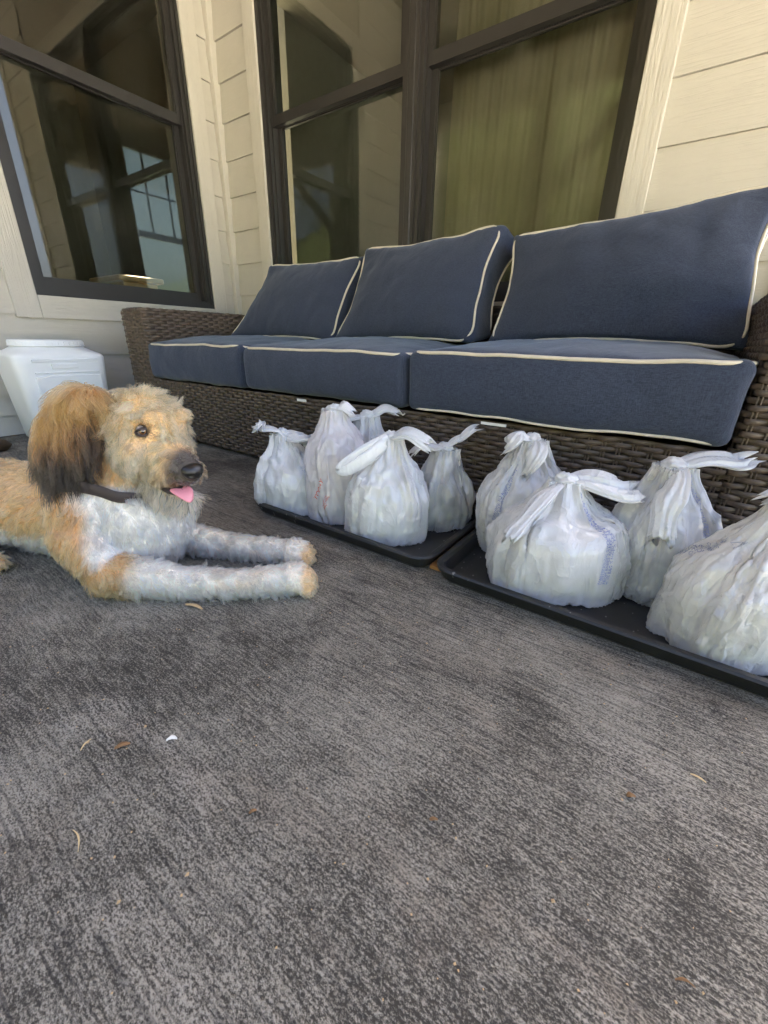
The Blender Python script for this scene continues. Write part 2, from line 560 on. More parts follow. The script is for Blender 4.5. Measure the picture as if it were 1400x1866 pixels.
TW = 0.088
for i in range(len(LINES) - 1):
    z0, z1 = LINES[i], LINES[i + 1]
    if z0 >= ROOF_Z - 0.05:
        continue
    z1 = min(z1, ROOF_Z - 0.01)
    if z1 <= WZ0 - TW + 0.015:
        plank_back(0.047, WALL_END - 0.06, z0, z1)
        plank_left(-2.48, -0.047, z0, z1)
    else:
        plank_back(0.047, BX0 - TW + 0.002, z0, z1)
        plank_back(BX1 + TW - 0.002, WALL_END - 0.06, z0, z1)
        plank_left(-2.48, LY0 - TW - 0.010, z0, z1)
        plank_left(LY1 + TW - 0.002, -0.047, z0, z1)
# trim
box('corner_trim', 0.0, 0.046, -0.046, 0.0, 0.0, ROOF_Z, M['trim_z'], house, 0.003)
box('corner_trim', WALL_END - 0.062, WALL_END + 0.02, -0.026, -0.0005, 0.0, ROOF_Z, M['trim_z'], house, 0.003)
box('trim_board', BX0 - TW, BX0, -0.028, 0.03, WZ0 - TW, WZ1 + TW, M['trim_z'], house, 0.0025)
box('trim_board', BX1, BX1 + TW, -0.028, 0.03, WZ0 - TW, WZ1 + TW, M['trim_z'], house, 0.0025)
box('trim_board', BX0 + 0.001, BX1 - 0.001, -0.027, 0.03, WZ0 - TW, WZ0, M['trim_z'], house, 0.0025)
box('trim_board', BX0 + 0.001, BX1 - 0.001, -0.027, 0.03, WZ1, WZ1 + TW, M['trim_z'], house, 0.0025)
box('trim_board', -0.03, 0.028, LY0 - TW - 0.012, LY0, WZ0 - TW - 0.012, WZ1 + TW, M['trim_z'], house, 0.0025)
box('trim_board', -0.03, 0.028, LY1, LY1 + TW, WZ0 - TW - 0.012, WZ1 + TW, M['trim_z'], house, 0.0025)
box('trim_board', -0.03, 0.027, LY0 + 0.001, LY1 - 0.001, WZ0 - TW - 0.012, WZ0, M['trim_y'], house, 0.0025)
box('trim_board', -0.03, 0.027, LY0 + 0.001, LY1 - 0.001, WZ1, WZ1 + TW, M['trim_y'], house, 0.0025)


def window_unit(P, a0, a1, label, rail_z=(1.530, 1.577), glass='glass'):
    """single hung window; P(a, d, z) maps along-wall, depth inwards, height to world"""
    def bx(mb, a, b, d0, d1, z0, z1):
        v, f = box_vf(a, b, d0, d1, z0, z1)
        mb.add([P(*p) for p in v], f)
    z0, z1 = WZ0, WZ1
    fw = 0.034
    mb = MB()   # outer frame, stepped like an extrusion
    for (w0, w1, d0, d1) in ((0.0, 0.016, -0.016, 0.10), (0.016, fw, -0.004, 0.10), (fw, fw + 0.008, 0.016, 0.10)):
        bx(mb, a0 + w0, a0 + w1, d0, d1, z0 + w1, z1 - w1)
        bx(mb, a1 - w1, a1 - w0, d0, d1, z0 + w1, z1 - w1)
        bx(mb, a0 + w0, a1 - w0, d0, d1, z0 + w0, z0 + w1)
        bx(mb, a0 + w0, a1 - w0, d0, d1, z1 - w1, z1 - w0)
    win = mb.build('window', M['bronze'], house, label=label)
    i0, i1 = a0 + fw + 0.0085, a1 - fw - 0.0085
    rz0, rz1 = rail_z

    def sash(s0, s1, d, sw, top, bot):
        mb = MB()
        bx(mb, i0, i0 + sw, d, d + 0.03, s0, s1)
        bx(mb, i1 - sw, i1, d, d + 0.03, s0, s1)
        bx(mb, i0 + sw, i1 - sw, d + 0.001, d + 0.03, s0, s0 + bot)
        bx(mb, i0 + sw, i1 - sw, d + 0.001, d + 0.03, s1 - top, s1)
        g = 0.005
        bx(mb, i0 + sw, i0 + sw + g, d + 0.008, d + 0.022, s0 + bot, s1 - top)
        bx(mb, i1 - sw - g, i1 - sw, d + 0.008, d + 0.022, s0 + bot, s1 - top)
        bx(mb, i0 + sw + g, i1 - sw - g, d + 0.008, d + 0.022, s0 + bot, s0 + bot + g)
        bx(mb, i0 + sw + g, i1 - sw - g, d + 0.008, d + 0.022, s1 - top - g, s1 - top)
        mb.build('sash', M['bronze'], win)
        mb = MB()
        bx(mb, i0 + sw + 0.001, i1 - sw - 0.001, d + 0.015, d + 0.016, s0 + bot + 0.001, s1 - top - 0.001)
        v = mb.v
        # a single clear sheet, its own object
        obj('pane', [v[0], v[1], v[5], v[4]], [(0, 1, 2, 3)], M[glass], win)
    sash(rz0 + 0.002, z1 - fw - 0.009, 0.018, 0.020, 0.030, 0.045)
    sash(z0 + fw + 0.009, rz1 - 0.004, 0.052, 0.026, 0.040, 0.040)
    mb = MB()
    bx(mb, a0 + 0.10, a0 + 0.135, -0.0168, -0.0158, z0 + 0.004, z0 + 0.0085)
    mb.build('weep_slot', M['gasket'], win)
    return win


PB = lambda a, d, z: (a, d, z)
PL = lambda a, d, z: (-d, a, z)
MX = 1.352
window_unit(PB, BX0 + 0.001, MX - 0.018, 'left half of the twin window above the sofa')
window_unit(PB, MX + 0.018, BX1 - 0.001, 'right half of the twin window above the sofa, reflecting the porch roof', glass='glass_dusty')
box('window_mullion', MX - 0.0175, MX + 0.0175, -0.019, 0.10, WZ0 + 0.001, WZ1 - 0.001, M['bronze'], house, 0.003)
window_unit(PL, LY0 + 0.001, LY1 - 0.001, 'dark framed window in the left wall, reflecting the house', (1.545, 1.595))

# rooms behind the windows
mb = MB()   # back room: ceiling, far wall, partitions
mb.box(-0.7, 2.75, 3.0, 3.1, 0, 2.9)
mb.box(-0.6, 2.75, 0.14, 3.0, 2.80, 2.9)
mb.box(-0.7, -0.6, 0.14, 0.62, 0, 2.9)
mb.box(-0.7, -0.6, 1.145, 3.0, 0, 2.9)
mb.box(2.75, WALL_END, 0.14, 0.80, 0, 2.9)
mb.box(2.75, WALL_END, 1.66, 3.1, 0, 2.9)
mb.box(2.75, WALL_END, 0.80, 1.66, 0, 0.72)
mb.box(2.75, WALL_END, 0.80, 1.66, 2.38, 2.9)
mb.build('room_wall', M['room'], house)
box('room_floor', -0.6, 2.75, 0.14, 3.0, -0.05, 0.012, M['roomfloor'], house)
mb = MB()   # left room
mb.box(-3.2, -3.1, -2.5, 0.72, 0, 2.9)
mb.box(-3.1, -0.6, 0.62, 0.72, -0.1, 2.95)
mb.box(-3.1, -0.14, -2.5, -2.4, 0, 2.9)
mb.box(-3.1, -0.14, -2.4, 0.62, 2.8, 2.9)
mb.build('room_wall', M['room'], house)
box('room_floor', -3.1, -0.14, -2.4, 0.62, -0.05, 0.012, M['roomfloor'], house)
# gridded window in the end wall of the back room
mb = MB()
for (y0, y1, z0, z1) in ((0.80, 0.84, 0.72, 2.38), (1.62, 1.66, 0.72, 2.38), (0.84, 1.62, 0.72, 0.77), (0.84, 1.62, 2.34, 2.38), (0.84, 1.62, 1.52, 1.58)):
    mb.box(2.765, 2.825, y0, y1, z0, z1)
gw = mb.build('window', M['bronze'], house)
mb = MB()
for y in (1.10, 1.36):
    mb.box(2.785, 2.80, y - 0.009, y + 0.009, 1.58, 2.34)
mb.box(2.786, 2.799, 0.84, 1.62, 1.95, 1.968)
mb.build('muntin', M['bronze'], gw)
obj('pane', [(2.792, 0.84, 0.77), (2.792, 1.62, 0.77), (2.792, 1.62, 2.34), (2.792, 0.84, 2.34)], [(0, 1, 2, 3)], M['glass'], gw)

# porch roof, its beams and posts (seen as reflections in the glass)
mb = MB()
mb.box(-3.3, 4.40, -2.50, 0.10, ROOF_Z + 0.03, ROOF_Z + 0.10)  # unseen right overhang widened to darken the siding near it
mb.box(-3.3, 2.90, 0.10, 0.75, ROOF_Z + 0.03, ROOF_Z + 0.10)
mb.box(-0.75, 2.90, 0.75, 3.4, ROOF_Z + 0.03, ROOF_Z + 0.10)
roof = mb.build('roof', M['roof'], house)
nb = 0
y = -2.45
while y < -0.02:
    box('ceiling_board', 0.0, 4.35, y + 0.003, min(y + 0.137, -0.03), ROOF_Z - 0.005 - 0.004 * (nb % 2), ROOF_Z + 0.02, M['ceil'], roof)
    y += 0.14
    nb += 1
box('porch_beam', 0.0, 4.32, -2.40, -2.25, 2.36, ROOF_Z - 0.012, M['beam'], house, 0.006)
box('porch_beam', 4.15, 4.32, -2.245, 0.05, 2.45, ROOF_Z - 0.012, M['beam'], house, 0.006)
for (px, py) in ((4.235, -2.325), (1.1, -2.325)):
    box('porch_post', px - 0.07, px + 0.07, py - 0.07, py + 0.07, 0.0, 2.359, M['beam'], house, 0.006)
v, f = tube_vf([(1.12, -2.325, 1.62), (1.90, -2.325, 2.37)], 0.055, 4)
obj('porch_brace', v, f, M['beam'], house)

# a table in the left room, just inside the glass
tb = empty('side_table', (-0.36, -0.54, 0.012), 'honey brown wooden table edge just inside the left window', 'table')
box('table_top', -0.56, -0.16, -0.67, -0.41, 0.755, 0.785, M['table'], tb, 0.006)
box('apron', -0.53, -0.19, -0.64, -0.44, 0.68, 0.7545, M['table'], tb, 0.004)
for (x, y) in ((-0.52, -0.63), (-0.52, -0.45), (-0.20, -0.63), (-0.20, -0.45)):
    box('leg', x - 0.02, x + 0.02, y - 0.02, y + 0.02, 0.012, 0.6795, M['table'], tb)

# a curtain hanging inside the right half of the twin window
cv_, cf_ = [], []
NX_, NZ_ = 120, 14
for i in range(NX_):
    x = 1.435 + (2.225 - 1.435) * i / (NX_ - 1)
    for j in range(NZ_):
        z = 0.30 + 2.30 * j / (NZ_ - 1)
        fold = 0.007 * math.sin(x * 48 + 0.9 * math.sin(x * 17)) + 0.004 * math.sin(x * 141 + 1.3)
        cv_.append((x + 0.004 * math.sin(z * 3 + x * 40), 0.215 + fold * (0.75 + 0.25 * z / 2.6), z))
for i in range(NX_ - 1):
    for j in range(NZ_ - 1):
        a = i * NZ_ + j
        cf_.append((a, a + NZ_, a + NZ_ + 1, a + 1))
tag(obj('curtain', cv_, cf_, M['curtain'], None, smooth=True), 'olive beige curtain hanging behind the right half of the twin window', 'curtain')

# ================================================================== wicker sofa
SX0, SX1, SF, SB = 0.375, 2.935, -0.950, -0.085
AW = 0.213
ATOP = 0.578
random.seed(3)


def weave_path(mb, path, z0, z1, half=0.030, row=0.0122, amp=0.0042, seed=0, top_round=0.0):
    """rows of flat strand woven over pairs of uprights, following a level path"""
    rnd = random.Random(seed)
    P = np.asarray(path, float)
    seg = np.linalg.norm(np.diff(P, axis=0), axis=1)
    S = np.concatenate([[0], np.cumsum(seg)])
    Ltot = S[-1]
    step = half / 4
    nu = int(Ltot / step) + 1
    us = np.linspace(0, Ltot, nu)
    X = np.interp(us, S, P[:, 0])
    Y = np.interp(us, S, P[:, 1])
    TX, TY = np.gradient(X), np.gradient(Y)
    L = np.hypot(TX, TY)
    NX, NY = TY / L, -TX / L
    rows = int(round((z1 - z0) / row))
    rh = (z1 - z0) / rows
    for i in range(rows):
        ph = math.pi * (i % 2) + rnd.uniform(-0.25, 0.25)
        off = amp * np.cos(math.pi * us / half + ph)
        off = np.clip(off * 1.35, -amp, amp)
        wob = 0.0008 * np.sin(us * 23 + rnd.uniform(0, 6)) + 0.0006 * np.sin(us * 71 + rnd.uniform(0, 6))
        off = off + 0.0011 * np.sin(us * 9.0 + rnd.uniform(0, 6)) + 0.0008 * np.sin(us * 37 + rnd.uniform(0, 6))
        inn = 0.0
        za = z0 + i * rh
        if top_round and z1 - za < top_round:
            t = 1 - (z1 - za) / top_round
            inn = top_round * (1 - math.sqrt(max(0, 1 - t * t))) * 0.9
        prof = ((0.0004, -0.0022), (rh * 0.25, 0.0002), (rh * 0.75, 0.0002), (rh - 0.0004, -0.0022))
        n0 = len(mb.v)
        for k in range(nu):
            for (dz, dn) in prof:
                o_ = off[k] + dn - inn
                mb.v.append((X[k] + NX[k] * o_, Y[k] + NY[k] * o_, za + dz + wob[k]))
        for k in range(nu - 1):
            for j in range(3):
                a = n0 + k * 4 + j
                mb.f.append((a, a + 4, a + 5, a + 1))
    # uprights: pairs of slim strands
    k = 0.5 * 0
    u = 0.0
    while u <= Ltot:
        for du in (-0.0048, 0.0015):
            uu = u + du
            if 0.002 < uu < Ltot - 0.006:
                zs = (z0, z1 - top_round * 0.5)
                n0 = len(mb.v)
                for z in zs:
                    for (d, o_) in ((0, -0.0012), (0.0016, 0.0012), (0.0033, -0.0012)):
                        x, y = np.interp(uu + d, S, P[:, 0]), np.interp(uu + d, S, P[:, 1])
                        nx, ny = np.interp(uu + d, us, NX), np.interp(uu + d, us, NY)
                        mb.v.append((x + nx * o_, y + ny * o_, z))
                for j in range(2):
                    mb.f.append((n0 + j, n0 + j + 1, n0 + j + 4, n0 + j + 3))
        u += half
    return mb


def rounded_path(pts, r, n=6):
    out = [np.array(pts[0], float)]
    for i in range(1, len(pts) - 1):
        p, a, b = np.array(pts[i], float), np.array(pts[i - 1], float), np.array(pts[i + 1], float)
        da, db = (a - p) / np.linalg.norm(a - p), (b - p) / np.linalg.norm(b - p)
        for k in range(n + 1):
            t = k / n
            out.append((1 - t) ** 2 * (p + da * r) + 2 * t * (1 - t) * p + t * t * (p + db * r))
    out.append(np.array(pts[-1], float))
    return out


def weave_top(mb, x0, x1, y0, y1, z, half=0.03, row=0.0122, amp=0.0036, seed=0):
    rnd = random.Random(seed)
    nx = max(1, int((x1 - x0) / row))
    ny = int((y1 - y0) / (half / 4))
    ys = np.linspace(y0, y1, ny)
    for i in range(nx):
        ph = math.pi * (i % 2) + rnd.uniform(-.2, .2)
        off = np.clip(1.35 * amp * np.cos(math.pi * ys / half + ph), -amp, amp)
        xa = x0 + (x1 - x0) * i / nx
        w = (x1 - x0) / nx
        edge = min(i, nx - 1 - i)
        drop = 0.010 * max(0, 1 - edge / 2.0) ** 2
        n0 = len(mb.v)
        for k in range(ny):
            for (dx, dn) in ((0.0004, -0.002), (w * 0.25, 0.0002), (w * 0.75, 0.0002), (w - 0.0004, -0.002)):
                mb.v.append((xa + dx, ys[k], z + off[k] + dn - drop))
        for k in range(ny - 1):
            for j in range(3):
                a = n0 + k * 4 + j
                mb.f.append((a, a + 1, a + 5, a + 4))


sofa = empty('wicker_sofa', ((SX0 + SX1) / 2, -0.5, 0), 'dark brown woven wicker three-seat sofa against the back wall', 'sofa')


def arm(x0, x1):
    a = box('arm', x0 + 0.008, x1 - 0.008, SF + 0.008, SB, 0.03, ATOP - 0.008, M['core'], sofa, 0.012, 2)
    mb = MB()
    path = rounded_path([(x0, SB), (x0, SF), (x1, SF), (x1, SB)], 0.024)
    weave_path(mb, path, 0.022, ATOP - 0.003, seed=int(x0 * 10), top_round=0.016)
    weave_top(mb, x0 + 0.012, x1 - 0.012, SF + 0.010, SB, ATOP - 0.002, seed=9)
    mb.build('weave', M['wicker'], a, smooth=True, kind='stuff')
    return a


arm(SX0, SX0 + AW)
arm(SX1 - AW, SX1)
ap = box('seat_base', SX0 + AW + 0.0, SX1 - AW, SF + 0.012, SB, 0.04, 0.268, M['core'], sofa)
mb = MB()
weave_path(mb, [(SX0 + AW - 0.004, SF + 0.004), (SX1 - AW + 0.004, SF + 0.004)], 0.022, 0.276, seed=4, top_round=0.014)
mb.build('weave', M['wicker'], ap, smooth=True, kind='stuff')
bk = box('backrest', SX0 + AW, SX1 - AW, SB - 0.10, SB, 0.27, 0.60, M['core'], sofa, 0.012, 2)
mb = MB()
weave_path(mb, [(SX0 + AW, SB - 0.108), (SX1 - AW, SB - 0.108)], 0.27, 0.60, seed=5, top_round=0.014)
weave_top(mb, 0, 0.1, 0, 0.1, 0) if False else None
mb.build('weave', M['wicker'], bk, smooth=True, kind='stuff')
for (x, y) in ((SX0 + 0.05, SF + 0.05), (SX1 - 0.05, SF + 0.05), (SX0 + 0.05, SB - 0.05), (SX1 - 0.05, SB - 0.05)):
    box('foot', x - 0.03, x + 0.03, y - 0.03, y + 0.03, 0.0, 0.029, M['core'], sofa)


# ================================================================== cushions
def cushion(name, corners_f, corners_b, rnd_r, bulge, label, group, seed, pipes=(1, 1), lump=0.004, ear=0.0, sag=None):
    """boxed cushion between a front quad and a back quad (corners BL, BR, TL, TR), swelling by bulge=(front,back,side)"""
    F0 = [np.array(c, float) for c in corners_f]
    B0 = [np.array(c, float) for c in corners_b]
    ctr = sum(F0 + B0) / 8
    nrm = np.cross(F0[1] - F0[0], F0[2] - F0[0])
    nrm /= np.linalg.norm(nrm)          # towards the front
    su = (np.linalg.norm(F0[1] - F0[0]) + np.linalg.norm(F0[3] - F0[2])) / 4
    sv = (np.linalg.norm(F0[2] - F0[0]) + np.linalg.norm(F0[3] - F0[1])) / 4
    sw = np.linalg.norm(sum(F0) / 4 - sum(B0) / 4) / 2
    so = seed * 3.7

    def place(u, v, w):
        """u,v,w in -1..1; w=+1 front"""
        a, b = (u + 1) / 2, (v + 1) / 2
        pf_ = (1 - a) * (1 - b) * F0[0] + a * (1 - b) * F0[1] + (1 - a) * b * F0[2] + a * b * F0[3]
        pb_ = (1 - a) * (1 - b) * B0[0] + a * (1 - b) * B0[1] + (1 - a) * b * B0[2] + a * b * B0[3]
        t = (w + 1) / 2
        p = pb_ * (1 - t) + pf_ * t
        cu, cv = max(0, 1 - u * u), max(0, 1 - v * v)
        swell = (cu ** 0.7) * (cv ** 0.7)
        p = p + nrm * (bulge[0] * swell * max(0, w) - bulge[1] * swell * max(0, -w))
        if ear:
            e = (abs(u) ** 3) * (abs(v) ** 3)
            p = p + (p - ctr) * ear * e
            # the seams pull in between the corners
            p = p - (p - ctr) * ear * 0.55 * (abs(u) ** 4 * cv + abs(v) ** 4 * cu)
        q = Vector(p * 7.0) + Vector((so, so, so))
        d = mnoise.noise_vector(q)
        q2 = Vector(p * 19.0) + Vector((so, 0, so))
        d2 = mnoise.noise_vector(q2)
        q3 = Vector((p[0] * 26 + so, p[1] * 9, p[2] * 9))
        p = p + np.array(d) * lump + np.array(d2) * lump * 0.45 + nrm * lump * 0.55 * (0.3 - abs(mnoise.noise(q3)))
        if sag:
            p = p + np.array(sag(u, v, w))
        return p

    ru, rv, rw = rnd_r / su, rnd_r / sv, rnd_r / sw
    nu_, nv_, nw_ = 40, 30, 12

    def axis_pts(r, n):
        r = min(r, 0.6)
        e = [-1 + r * (1 - math.cos(math.pi / 2 * k / 5)) for k in range(5)]
        mid = list(np.linspace(-1 + r, 1 - r, n))
        return e + mid + [-x for x in reversed(e)]

    vs, fs, index = [], [], {}
    U, V_, W_ = axis_pts(ru, nu_), axis_pts(rv, nv_), axis_pts(rw, nw_)

    def rounded(u, v, w):
        # rounded box in metric half-size space
        h = np.array([su, sv, sw])
        p = np.array([u * su, v * sv, w * sw])
        inner = np.clip(p, -(h - rnd_r), h - rnd_r)
        d = p - inner
        L = np.linalg.norm(d)
        if L > 1e-9:
            # project to the rounded surface
            p = inner + d / L * rnd_r
        return p / h

    def vert(u, v, w):
        k = (round(u, 5), round(v, 5), round(w, 5))
        if k not in index:
            a = rounded(u, v, w)
            index[k] = len(vs)
            vs.append(tuple(place(*a)))
        return index[k]

    for w, flip in ((1, False), (-1, True)):
        for i in range(len(U) - 1):
            for j in range(len(V_) - 1):
                q = [vert(U[i], V_[j], w), vert(U[i + 1], V_[j], w), vert(U[i + 1], V_[j + 1], w), vert(U[i], V_[j + 1], w)]
                fs.append(tuple(reversed(q)) if flip else tuple(q))
    for v, flip in ((1, False), (-1, True)):
        for i in range(len(U) - 1):
            for j in range(len(W_) - 1):
                q = [vert(U[i], v, W_[j]), vert(U[i], v, W_[j + 1]), vert(U[i + 1], v, W_[j + 1]), vert(U[i + 1], v, W_[j])]
                fs.append(tuple(q) if flip else tuple(reversed(q)))
    for u, flip in ((1, False), (-1, True)):
        for i in range(len(V_) - 1):
            for j in range(len(W_) - 1):
                q = [vert(u, V_[i], W_[j]), vert(u, V_[i + 1], W_[j]), vert(u, V_[i + 1], W_[j + 1]), vert(u, V_[i], W_[j + 1])]
                fs.append(tuple(reversed(q)) if flip else tuple(q))
    fs = [f for f in fs if len(set(f)) > 2]
    root = obj(name, vs, fs, M['fabric'], None, smooth=True)
    tag(root, label, 'cushion', group)
    # piping round the front and the back seam
    for w, on in ((1, pipes[0]), (-1, pipes[1])):
        if not on:
            continue
        path = []
        rc = min(0.05, su * 0.4)
        m = 26
        ring = []
        for (cxs, cys, a0) in ((1, 1, 0), (-1, 1, 90), (-1, -1, 180), (1, -1, 270)):
            for k in range(7):
                a = rad(a0 + 90 * k / 6)
                ring.append((cxs * (1 - rc / su) + rc / su * math.cos(a), cys * (1 - rc / sv) + rc / sv * math.sin(a)))
        dense = []
        for i in range(len(ring)):
            p, q = np.array(ring[i]), np.array(ring[(i + 1) % len(ring)])
            n = max(1, int(np.hypot((q - p)[0] * su, (q - p)[1] * sv) / 0.02))
            for k in range(n):
                dense.append(p + (q - p) * k / n)
        k45 = rnd_r * (1 - 0.7071)
        for (u, v) in dense:
            path.append(place(u * (1 - k45 / su * 0.5), v * (1 - k45 / sv * 0.5), w * (1 - k45 / sw * 0.9)))
        P = np.array(path)
        P = (P + np.roll(P, 1, 0) + np.roll(P, -1, 0)) / 3
        v_, f_ = tube_vf(P, 0.0043 if (w == 1 or bulge[1] > 0) else 0.0030, 8, closed=True)
        obj('piping', v_, f_, M['piping'], root, smooth=True)
    return root


GS, GB = 'navy seat cushions on the wicker sofa', 'navy back cushions leaning on the sofa back'
SEAT = [(0.592, 1.268), (1.276, 1.983), (1.991, 2.718)]
seat_lab = ['navy seat cushion with cream piping at the left end beside the wicker arm', 'middle navy seat cushion with cream piping', 'rightmost navy seat cushion with cream piping, nearest the camera']
seat_roots = []
for i, (a, b) in enumerate(SEAT):
    zb, zt = 0.283, 0.432 + (0.004 if i == 2 else 0.0)
    yf, yb = -0.965, -0.265
    # "front" of the builder is the top face
    cf = [(a, yf, zt), (b, yf, zt), (a, yb, zt), (b, yb, zt)]
    cb = [(a, yf, zb), (b, yf, zb), (a, yb, zb), (b, yb, zb)]
    s = cushion('seat_cushion', cf, cb, 0.022, (0.040, 0.0, 0), seat_lab[i], GS, 11 + i, pipes=(1, 1 if i == 2 else 0), lump=0.0065,
                sag=lambda u, v, w: (0, -0.016 * max(0, -v) ** 2 * (1 - w * w) * (1 - u * u) ** 0.5, 0))
    seat_roots.append(s)

c1 = [(0.585, -0.505, 0.462), (1.290, -0.505, 0.462), (0.745, -0.335, 0.805), (1.335, -0.335, 0.795)]
c2 = [(1.325, -0.505, 0.462), (1.955, -0.515, 0.462), (1.368, -0.335, 0.820), (1.962, -0.340, 0.842)]
c3 = [(2.045, -0.520, 0.462), (2.716, -0.520, 0.462), (2.020, -0.345, 0.800), (2.700, -0.345, 0.850)]
back_lab = ['navy back cushion slumped at the left end of the sofa', 'middle navy back cushion with a pointed upper right corner', 'rightmost navy back cushion, cut off by the photo edge']
for i, c in enumerate((c1, c2, c3)):
    q = []
    for k, p in enumerate(c):
        dx = 0.02 if k % 2 == 0 else 0.0
        q.append((p[0] + (0.012 if i < 2 else 0.0), p[1] + 0.125, p[2] + (0.02 if k < 2 else -0.045)))
    cushion('back_cushion', c, q, 0.020, (0.054, 0.02, 0), back_lab[i], GB, 31 + i, pipes=(1, 1), lump=0.0085, ear=0.075)

# care tags and zip pull on the seat cushions
tg = box('care_tag', 2.225, 2.290, -0.9805, -0.979, 0.272, 0.2785, M['tag'], seat_roots[2])
box('care_tag', 1.568, 1.610, -0.980, -0.9785, 0.268, 0.276, M['tag'], seat_roots[1])
v, f = tube_vf([(1.972, -0.972, 0.280), (1.985, -0.978, 0.272), (1.992, -0.980, 0.268), (1.998, -0.979, 0.273)], 0.0022, 6)
obj('zip_pull', v, f, M['piping'], seat_roots[1])

# ================================================================== trays
def tray(x0, x1, y0, y1, label):
    h, t, r = 0.036, 0.004, 0.035
    prof = [(0.030, 0.004), (0.014, 0.006), (0.006, h - 0.004), (0.002, h), (-0.008, h), (-0.011, h - 0.004), (-0.009, h - 0.010), (-0.004, h - 0.011), (0.002, 0.008), (0.010, 0.0005), (0.030, 0.0005)]

    def ring(ins, z):
        out = []
        rr = max(0.004, r - ins)
        for (cx, cy, a0) in ((x1 - ins - rr, y1 - ins - rr, 0), (x0 + ins + rr, y1 - ins - rr, 90), (x0 + ins + rr, y0 + ins + rr, 180), (x1 - ins - rr, y0 + ins + rr, 270)):
            for k in range(9):
                a = rad(a0 + 90 * k / 8)
                out.append((cx + rr * math.cos(a), cy + rr * math.sin(a), z))
        return out
    V, F = [], []
    n = 36
    for (ins, z) in prof:
        V += ring(ins, z)
    for i in range(len(prof) - 1):
        for k in range(n):
            a, b = i * n + k, i * n + (k + 1) % n
            F.append((a, b, b + n, a + n))
    F.append(tuple(range(n)))
    F.append(tuple(reversed(range((len(prof) - 1) * n, len(prof) * n))))
    o = obj('boot_tray', V, F, M['tray'], None, smooth=False)
    return tag(o, label, 'tray', 'black trays on the floor')


tray(1.700, 2.258, -1.288, -0.962, 'black plastic tray holding the farther bags, nearer the dog')
tray(2.290, 3.020, -1.296, -0.962, 'black plastic tray under the nearer bags, cut off at right')
lv, lf = box_vf(2.258, 2.287, -1.262, -1.03, 0.0005, 0.008)
tag(obj('wood_strip', lv, lf, M['lath']), 'thin orange wood strip lying between the two black trays', 'wood strip')

# ================================================================== white storage bin
binr = empty('storage_bin', (0.205, -1.215, 0), 'white plastic storage bin with round screw lid behind the dog', 'bin')


def superring(cx, cy, a, b, z, n=48, p=5.0):
    out = []
    for k in range(n):
        t = 2 * math.pi * k / n
        c, s = math.cos(t), math.sin(t)
        out.append((cx + a * math.copysign(abs(c) ** (2 / p), c), cy + b * math.copysign(abs(s) ** (2 / p), s), z))
    return out


def loft(rings, cap0=True, cap1=True):
    V, F = [], []
    n = len(rings[0])
    for r_ in rings:
        V += r_
    for i in range(len(rings) - 1):
        for k in range(n):
            a, b = i * n + k, i * n + (k + 1) % n
            F.append((a, b, b + n, a + n))
    if cap0:
        F.append(tuple(reversed(range(n))))
    if cap1:
        F.append(tuple(range((len(rings) - 1) * n, len(rings) * n)))
    return V, F


bcx, bcy = 0.205, -1.215
rings = []
for (a, b, z, p) in ((0.128, 0.150, 0.004, 6), (0.134, 0.156, 0.012, 6), (0.150, 0.178, 0.330, 7), (0.152, 0.180, 0.365, 7), (0.150, 0.178, 0.376, 6), (0.146, 0.172, 0.382, 5), (0.140, 0.150, 0.394, 3.0), (0.134, 0.138, 0.404, 2.1), (0.130, 0.134, 0.410, 2.0)):
    rings.append(superring(bcx, bcy, a, b, z, 64, p))
V, F = loft(rings)
bb = obj('body', V, F, M['bin'], binr, smooth=True)
rings = []
for (r_, z) in ((0.130, 0.409), (0.141, 0.410), (0.142, 0.4135), (0.139, 0.4145), (0.1385, 0.430), (0.137, 0.434), (0.130, 0.436), (0.110, 0.4365), (0.108, 0.434), (0.02, 0.434)):
    rings.append(superring(bcx, bcy, r_, r_, z, 64, 2))
V, F = loft(rings)
lid = obj('lid', V, F, M['bin'], binr, smooth=True)
mb = MB()
for k in range(40):
    a = 2 * math.pi * k / 40
    x, y = bcx + 0.1385 * math.cos(a), bcy + 0.1385 * math.sin(a)
    v, f = tube_vf([(x, y, 0.4155), (x, y, 0.429)], 0.0015, 5)
    mb.add(v, f)
mb.build('grip_rib', M['bin'], lid, kind='stuff')
# raised front panel with handle slot facing +x


def bin_face(y0, y1, z0, z1, out, name, mat, bev=0.004):
    xs = lambda z: bcx + 0.134 + (0.150 - 0.134) * (z - 0.012) / 0.318
    v = [(xs(z0) - 0.01, y0, z0), (xs(z0) + out, y0 + bev, z0 + bev), (xs(z0) + out, y1 - bev, z0 + bev), (xs(z0) - 0.01, y1, z0),
         (xs(z1) - 0.01, y0, z1), (xs(z1) + out, y0 + bev, z1 - bev), (xs(z1) + out, y1 - bev, z1 - bev), (xs(z1) - 0.01, y1, z1)]
    f = [(0, 3, 2, 1), (4, 5, 6, 7), (0, 1, 5, 4), (1, 2, 6, 5), (2, 3, 7, 6), (3, 0, 4, 7)]
    return obj(name, v, f, mat, bb)


bin_face(bcy - 0.120, bcy + 0.135, 0.03, 0.292, 0.006, 'front_panel', M['bin'])
bin_face(bcy - 0.120, bcy + 0.135, 0.345, 0.362, 0.006, 'front_panel', M['bin'])
bin_face(bcy - 0.055, bcy + 0.050, 0.318, 0.342, 0.009, 'hand_grip', M['bin'])
bin_face(bcy - 0.118, bcy + 0.133, 0.298, 0.309, 0.005, 'front_panel', M['bin'])

